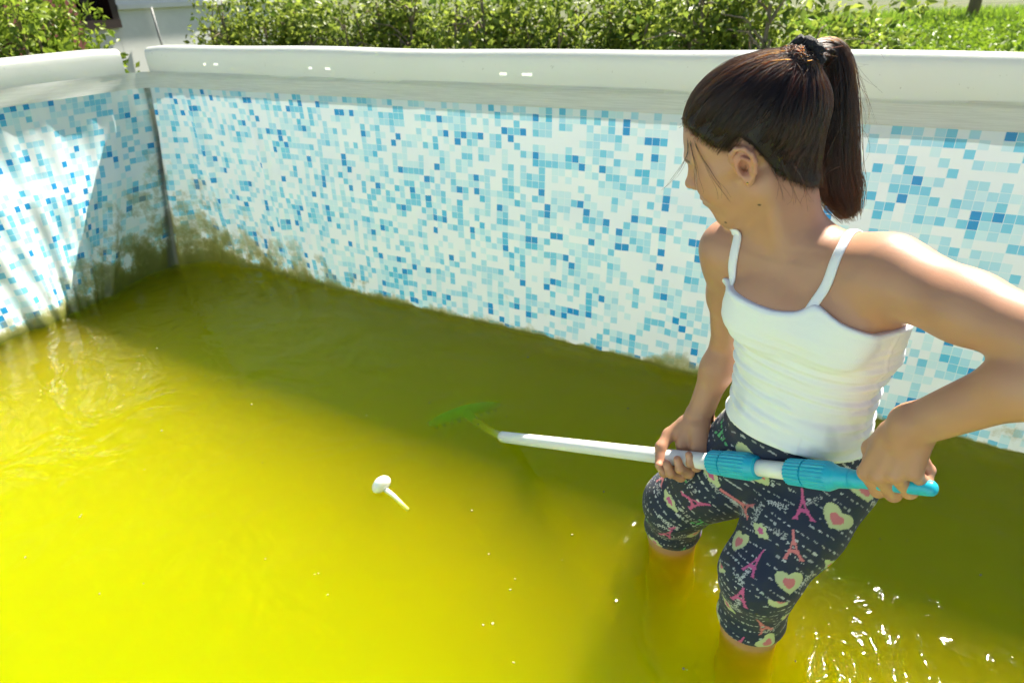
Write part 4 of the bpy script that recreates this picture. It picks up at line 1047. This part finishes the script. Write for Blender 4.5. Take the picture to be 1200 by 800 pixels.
# roots: random on the scalp sheet plus a dense row along the hairline
Lv = (V - HO) @ HM.T / HS; upv = Lv[:, 2] - np.interp(Lv[:, 1], HLY, HLZ)
outer = np.abs(Gs.sample(V) - np.clip((upv - .010) * .30, -.004, .0042)) < .0015
ro = np.where(outer & (upv > .001))[0]; edge = np.where(outer & (upv > 0) & (upv < .008))[0]
Hv, _q = GH.mesh(); Hl = (Hv - HO) @ HM.T / HS; hu = Hl[:, 2] - np.interp(Hl[:, 1], HLY, HLZ)
okE = (np.abs(Hl[:, 0]) < .0705) & (Hl[:, 2] > -.13) & (Hl[:, 1] > -.13)
pe = np.clip(np.exp(-((hu - .013) / .0070) ** 2), 0, 1) * okE * (hu < .024); pe /= pe.sum()
roots = np.r_[V[r.choice(ro, 4200)], Hv[r.choice(len(Hv), 4600, p=pe)]]
K = 16; t = np.linspace(0, 1, K)[None, :, None]
endp = TIE + r.normal(size=(len(roots), 1, 3)) * .005
pa = roots[:, None] * (1 - t) + endp * t
flat = pa.reshape(-1, 3)
lock = (roots - HO) @ HM.T; lka = np.arctan2(lock[:, 0], lock[:, 2]) * 26 + lock[:, 1] * 60; lay = np.repeat(r.uniform(.0040, .0075, len(roots)) + .0016 * np.sin(lka) + .0010 * np.sin(lka * 2.7 + 1), K) * np.tile(np.clip(np.linspace(0, 1, K) * 3.2 + .12, 0, 1), len(roots))
for _ in range(8):
    flat = flat - Gs.grad(flat) * np.clip(Gs.sample(flat) - lay, -.03, .03)[:, None]
pa2 = flat.reshape(len(roots), K, 3); wgt = np.clip((1 - t) * 7, 0, 1) * np.clip(t * 8 + .2, 0, 1); pa2 = pa2 * wgt + pa * (1 - wgt) if False else pa2
pa2[:, -1] = endp[:, 0]; pa2[:, 0] = roots
wv = r.normal(size=(len(roots), 1, 3)) * .0011 * np.sin(t * 5 + r.uniform(0, 6, (len(roots), 1, 1)))
pa2 = pa2 + wv
strands('combed_hair', pa2[:4200], .00042, .00030, hair, HO); strands('hairline_hair', pa2[4200:], .00012, .00042, hair, HO)
# ponytail: a bundle round a guide line
gp = np.array([TIE, at(966, 58, .905), at(978, 64, .905), at(982, 100, .900), at(979, 155, .900), at(977, 205, .905), at(996, 252, .905)])
tt = np.linspace(0, len(gp) - 1, 22); gd = np.stack([np.interp(tt, np.arange(len(gp)), gp[:, i]) for i in range(3)], 1)
for _ in range(5): gd[1:-1] = .25 * gd[:-2] + .5 * gd[1:-1] + .25 * gd[2:]
grad_ = np.interp(np.linspace(0, 1, 22), [0, .10, .22, .45, .75, .9, 1], [.0085, .013, .017, .021, .028, .028, .010])
n_ = 2600; q = r.uniform(0, 6.283, n_); rr_ = np.sqrt(r.uniform(0, 1, n_))
tg = np.gradient(gd, axis=0); tg /= np.linalg.norm(tg, axis=1)[:, None]; sa = np.cross(tg, nrm([-.5, -.8, .2])); sa /= np.linalg.norm(sa, axis=1)[:, None]; sb = np.cross(tg, sa)
pp = gd[None] + (np.cos(q) * rr_)[:, None, None] * (sa * grad_[:, None])[None] + (np.sin(q) * rr_)[:, None, None] * (sb * grad_[:, None] * .75)[None]
ln_ = 1 - .30 * r.uniform(0, 1, n_) ** 2.2; 
def cutlen(pp, ln_):
    k = pp.shape[1]; res = np.zeros_like(pp); s_ = np.linspace(0, 1, k)
    for i in range(pp.shape[0]):
        x_ = s_ * ln_[i] * (k - 1); i0 = np.minimum(x_.astype(int), k - 2); f = (x_ - i0)[:, None]; res[i] = pp[i, i0] * (1 - f) + pp[i, i0 + 1] * f
    return res
pp = cutlen(pp, ln_); s_ = np.linspace(0, 1, 22)[None, :, None]
pp += r.normal(size=(n_, 1, 3)) * (.0038 * s_) + .0022 * np.sin(s_ * 9 + r.uniform(0, 6, (n_, 1, 3))) * s_
strands('ponytail', pp, .00042, .00022, hair, HO)
# loose wisps at temple, nape and crown
ws = []
for (a, b_, c_, d_) in [((.050, .052, .050), (.062, .050, .02), (.066, .040, -.012), (.060, .040, -.034)), ((.045, .060, .052), (.052, .062, .02), (.05, .07, .0), (.052, .075, -.012)), ((.04, .065, .055), (.048, .076, .03), (.043, .10, .012), (.04, .125, .004)),
                       ((.066, -.02, .02), (.07, -.034, -.01), (.066, -.036, -.04), (.06, -.03, -.06)), ((.06, -.04, .0), (.066, -.048, -.03), (.06, -.05, -.06), (.05, -.04, -.075)), ((.055, -.055, -.02), (.06, -.062, -.05), (.05, -.06, -.07), (.04, -.05, -.085))]:
    P4 = np.array([hl(*a), hl(*b_), hl(*c_), hl(*d_)])
    for j in range(5):
        Pj = P4 + r.normal(size=(4, 3)) * .0028 * np.array([[.5], [.8], [1.2], [1.8]]); u = np.linspace(0, 1, 14)[:, None]
        ws.append((1 - u) ** 3 * Pj[0] + 3 * u * (1 - u) ** 2 * Pj[1] + 3 * u ** 2 * (1 - u) * Pj[2] + u ** 3 * Pj[3])
for j in range(130):                                              # flyaway hairs over the head
    P0 = roots[r.integers(0, len(roots))]; n0 = Gs.grad(P0[None])[0]; d0 = nrm(TIE - P0); u = np.linspace(0, 1, 14)[:, None]; L = r.uniform(.02, .07); bend = r.normal(size=3) * .012
    ws.append(P0 + n0 * .006 + d0 * L * u + n0 * .010 * u * r.uniform(.2, 1) + bend * u ** 2)
for j in range(70):
    i = r.integers(4, 15); P0 = gd[i] + (sa[i] * r.choice([-1, 1]) * grad_[i] + sb[i] * r.normal() * grad_[i] * .4); u = np.linspace(0, 1, 14)[:, None]
    ws.append(P0 + tg[i] * r.uniform(.05, .11) * u + sa[i] * r.normal() * .007 * np.sin(u * 3) + sb[i] * r.normal() * .006 * u)
ws = np.array(ws); fw = ws.reshape(-1, 3)
for _ in range(3):
    sdv = GH.sample(fw); inb = inbox(fw, hmin, hmax, .004); fw = fw + GH.grad(fw) * (np.clip(.0022 - sdv, 0, .02) * inb)[:, None]
ws = fw.reshape(ws.shape)
strands('loose_wisps', ws, .00020, .00008, hair, HO)
# black elastic and small earring
mb = MB(); ax1 = nrm(gd[2] - TIE); s1 = nrm(np.cross(ax1, [0, 0, 1.0])); s2 = np.cross(ax1, s1); ring = []
for i in range(40):
    a = 2 * math.pi * i / 40; wb = .0022 * math.sin(a * 9) ; ring.append(TIE + ax1 * (.006 + .002 * math.sin(a * 7)) + (s1 * math.cos(a) + s2 * math.sin(a)) * (.0165 + wb))
ring.append(ring[0]); mb.tube(ring, [.0074 + .0016 * math.sin(i * 2.1) for i in range(41)], 10, False)
sub(mb.build('hair_elastic', plain('black_elastic', (0.012, 0.012, 0.014), 0.7, 0.4, 0.4, 300, 0.5), None, True), hair, HO)
mb = MB(); e0 = hl(.0795, .002, -.0195); mb.tube([e0 - HL * .003, e0, e0 + HL * .0012], [.0016, .0020, .0010], 10)
mb.build('earring', plain('gold', (0.8, 0.55, 0.2), 0.25, 0.5, 0.05, 10, 0, 1.0), girl, True)

# ------------------------------------------------------------------ cleaning pole
M_TEAL = plain('teal_plastic', (0.015, 0.42, 0.58), 0.32, 0.5, 0.06, 60); M_PIPE = plain('white_plastic_pipe', (0.78, 0.78, 0.76), 0.3, 0.5, 0.05, 25); M_TEAL2 = plain('green_teal_plastic', (0.02, 0.42, 0.40), 0.4, 0.5, 0.08, 60)
brush = empty('pool_brush', tuple(ENTRY)); tag(brush, 'white telescopic pole with teal grips and a brush head under the water', 'pool brush')
pa_, pb_ = nrm(np.cross(POLE_D, Z3)), None; pb_ = np.cross(POLE_D, pa_)
def lathe(name, m, prof_, n=28, rib=0.0, nr_=0):
    """prof_: (distance along the pole in metres from ENTRY, radius, ribbed?)"""
    nn = n if not nr_ else nr_ * 4; V = []; Fs = []
    for s_, r_, rb in prof_:
        for k in range(nn):
            a = 2 * math.pi * k / nn; rr = r_ + (rib if (rb and k % 4 in (0, 1)) else 0)
            V.append(ENTRY + POLE_D * s_ + (pa_ * math.cos(a) + pb_ * math.sin(a)) * rr)
    for i in range(len(prof_) - 1):
        for k in range(nn): Fs.append((i * nn + k, i * nn + (k + 1) % nn, (i + 1) * nn + (k + 1) % nn, (i + 1) * nn + k))
    Fs.append(tuple(range(nn))[::-1]); Fs.append(tuple((len(prof_) - 1) * nn + k for k in range(nn)))
    o = link(name, mesh_py(name, V, Fs), m, brush, rib == 0.0)
    return o
def sx_(x): return (on_pole(x) - ENTRY) @ POLE_D
RP = .0142
lathe('pole_tube', M_PIPE, [(-.01, RP, 0), (.0, RP, 0), (sx_(840), RP, 0)])
lathe('pole_tube', M_PIPE, [(sx_(880), RP * .94, 0), (sx_(935), RP * .94, 0)])
a, b = sx_(834), sx_(890); L = b - a
lathe('grip_collar', M_TEAL, [(a, RP + .0010, 0), (a + .001, RP + .0046, 1), (a + L * .28, RP + .0052, 1), (a + L * .285, RP + .0036, 0), (a + L * .31, RP + .0036, 0), (a + L * .315, RP + .0062, 1), (a + L * .80, RP + .0070, 1), (a + L * .86, RP + .0064, 0), (b - .002, RP + .0040, 0), (b, RP + .0005, 0)], 48, .0011, 22)
a, b = sx_(925), sx_(998); L = b - a
lathe('grip_collar', M_TEAL, [(a, RP + .0008, 0), (a + .001, RP + .0044, 1), (a + L * .28, RP + .0050, 1), (a + L * .285, RP + .0034, 0), (a + L * .31, RP + .0034, 0), (a + L * .315, RP + .0056, 1), (a + L * .66, RP + .0060, 1), (a + L * .70, RP + .0054, 0), (a + L * .80, RP + .0010, 0), (b, RP - .001, 0)], 48, .0011, 22)
a, b = sx_(990), sx_(1098)
lathe('handle', M_TEAL, [(a, RP - .0012, 0), (a + .02, RP - .0016, 0), (a + .022, RP - .0026, 0), (b - .010, RP - .0040, 0), (b - .004, RP - .0048, 0), (b - .001, RP - .0075, 0), (b, RP - .011, 0)])
# submerged neck and brush head
nk = onz(556, 493, -.075); mb = MB(); mb.tube([ENTRY - POLE_D * .0, (ENTRY * .6 + nk * .4) - Z3 * .006, nk], [.010, .0095, .009], 14); mb.build('neck', plain('yellow_neck_plastic', (0.42, 0.45, 0.25), 0.4), brush, True)
h0 = onz(503, 497, -.075); h1 = onz(585, 474, -.09); hd = nrm(h1 - h0); mb = MB()
wv_ = nrm(np.cross(hd, Z3)); mid_ = (h0 + h1) / 2
pts = [h0 * (1 - t) + h1 * t + Z3 * .012 * math.sin(math.pi * t) for t in np.linspace(0, 1, 9)]
mb.tube(pts, [.007, .012, .014, .015, .016, .015, .014, .012, .007], 12); mb.build('brush_head', M_TEAL2, brush, True)
mb = MB(); mb.tube([nk, mid_ + Z3 * .012], [.012, .014], 12); mb.build('swivel', M_TEAL2, brush, True)
for i in range(9):
    t = .08 + .84 * i / 8; c0 = h0 * (1 - t) + h1 * t; mb = MB()
    for j in (-1, 0, 1): mb.tube([c0 + wv_ * .006 * j, c0 + wv_ * .009 * j - Z3 * .014], [.004, .005], 6)
    mb.build('bristle_tuft', M_TEAL2, brush, True)

# ------------------------------------------------------------------ floating white cap with its stem
fc = onz(449, 571, 0.0); fl = empty('floating_plug', tuple(fc)); tag(fl, 'small white plastic cap with trailing stem floating on the sunlit yellow water', 'floating plug')
M_WHITE = plain('white_plastic', (0.82, 0.82, 0.80), 0.3, 0.5, 0.04, 60)
tip_ = onz(478, 597, -.020); ax_ = nrm(fc - tip_ + Z3 * .02); q1 = nrm(np.cross(ax_, Z3)); q2 = np.cross(ax_, q1); V = []; Fs = []; nn = 24
prof2 = [(-.010, .007), (-.008, .015), (-.003, .0215), (.003, .0245), (.009, .0235), (.015, .019), (.019, .011), (.0205, .003)]
for s_, r_ in prof2:
    for k in range(nn):
        a = 2 * math.pi * k / nn; V.append(fc + Z3 * .006 + ax_ * s_ + (q1 * math.cos(a) + q2 * math.sin(a) * .92) * (r_ * (1 + .05 * math.sin(a * 3 + s_ * 60))))
for i in range(len(prof2) - 1):
    for k in range(nn): Fs.append((i * nn + k, i * nn + (k + 1) % nn, (i + 1) * nn + (k + 1) % nn, (i + 1) * nn + k))
Fs.append(tuple(range(nn))[::-1]); Fs.append(tuple((len(prof2) - 1) * nn + k for k in range(nn)))
link('cap', mesh_py('cap', V, Fs), M_WHITE, fl, True)
mb = MB(); mb.tube([fc - ax_ * .004, fc * .6 + tip_ * .4 + Z3 * .004, tip_], [.0062, .0052, .0045], 10); mb.build('stem', M_WHITE, fl, True)

# ------------------------------------------------------------------ specks of dust and plant bits on the water
r = np.random.default_rng(77); mb = MB()
for i in range(90):
    x_, y_ = r.uniform(0, 1200), 330 + 470 * r.uniform(0, 1) ** 1.3; p = onz(x_, y_, 0.0)
    if p @ PM > 1.55 or p @ PD < -2.4: continue
    sz = r.uniform(.0012, .0030); a = r.uniform(0, 6.28); k = r.integers(4, 7); el2 = r.uniform(.4, 1)
    ring = [p + sz * np.array([math.cos(a) * math.cos(q) - math.sin(a) * math.sin(q) * el2, math.sin(a) * math.cos(q) + math.cos(a) * math.sin(q) * el2, 0]) * r.uniform(.75, 1.2) for q in np.linspace(0, 2 * math.pi, k, endpoint=False)]
    V = [q + Z3 * .0012 for q in ring] + [q - Z3 * .0006 for q in ring]
    mb.add(V, [tuple(range(k))] + [(j, j + k, (j + 1) % k + k, (j + 1) % k) for j in range(k)] + [tuple(range(2 * k - 1, k - 1, -1))])
tag(mb.build('floating_specks', plain('pale_plant_bits', (0.33, 0.30, 0.14), 0.7, 0.3, 0.5, 900)), 'scattered specks of dust and plant bits floating on the water', 'debris', kind='stuff')
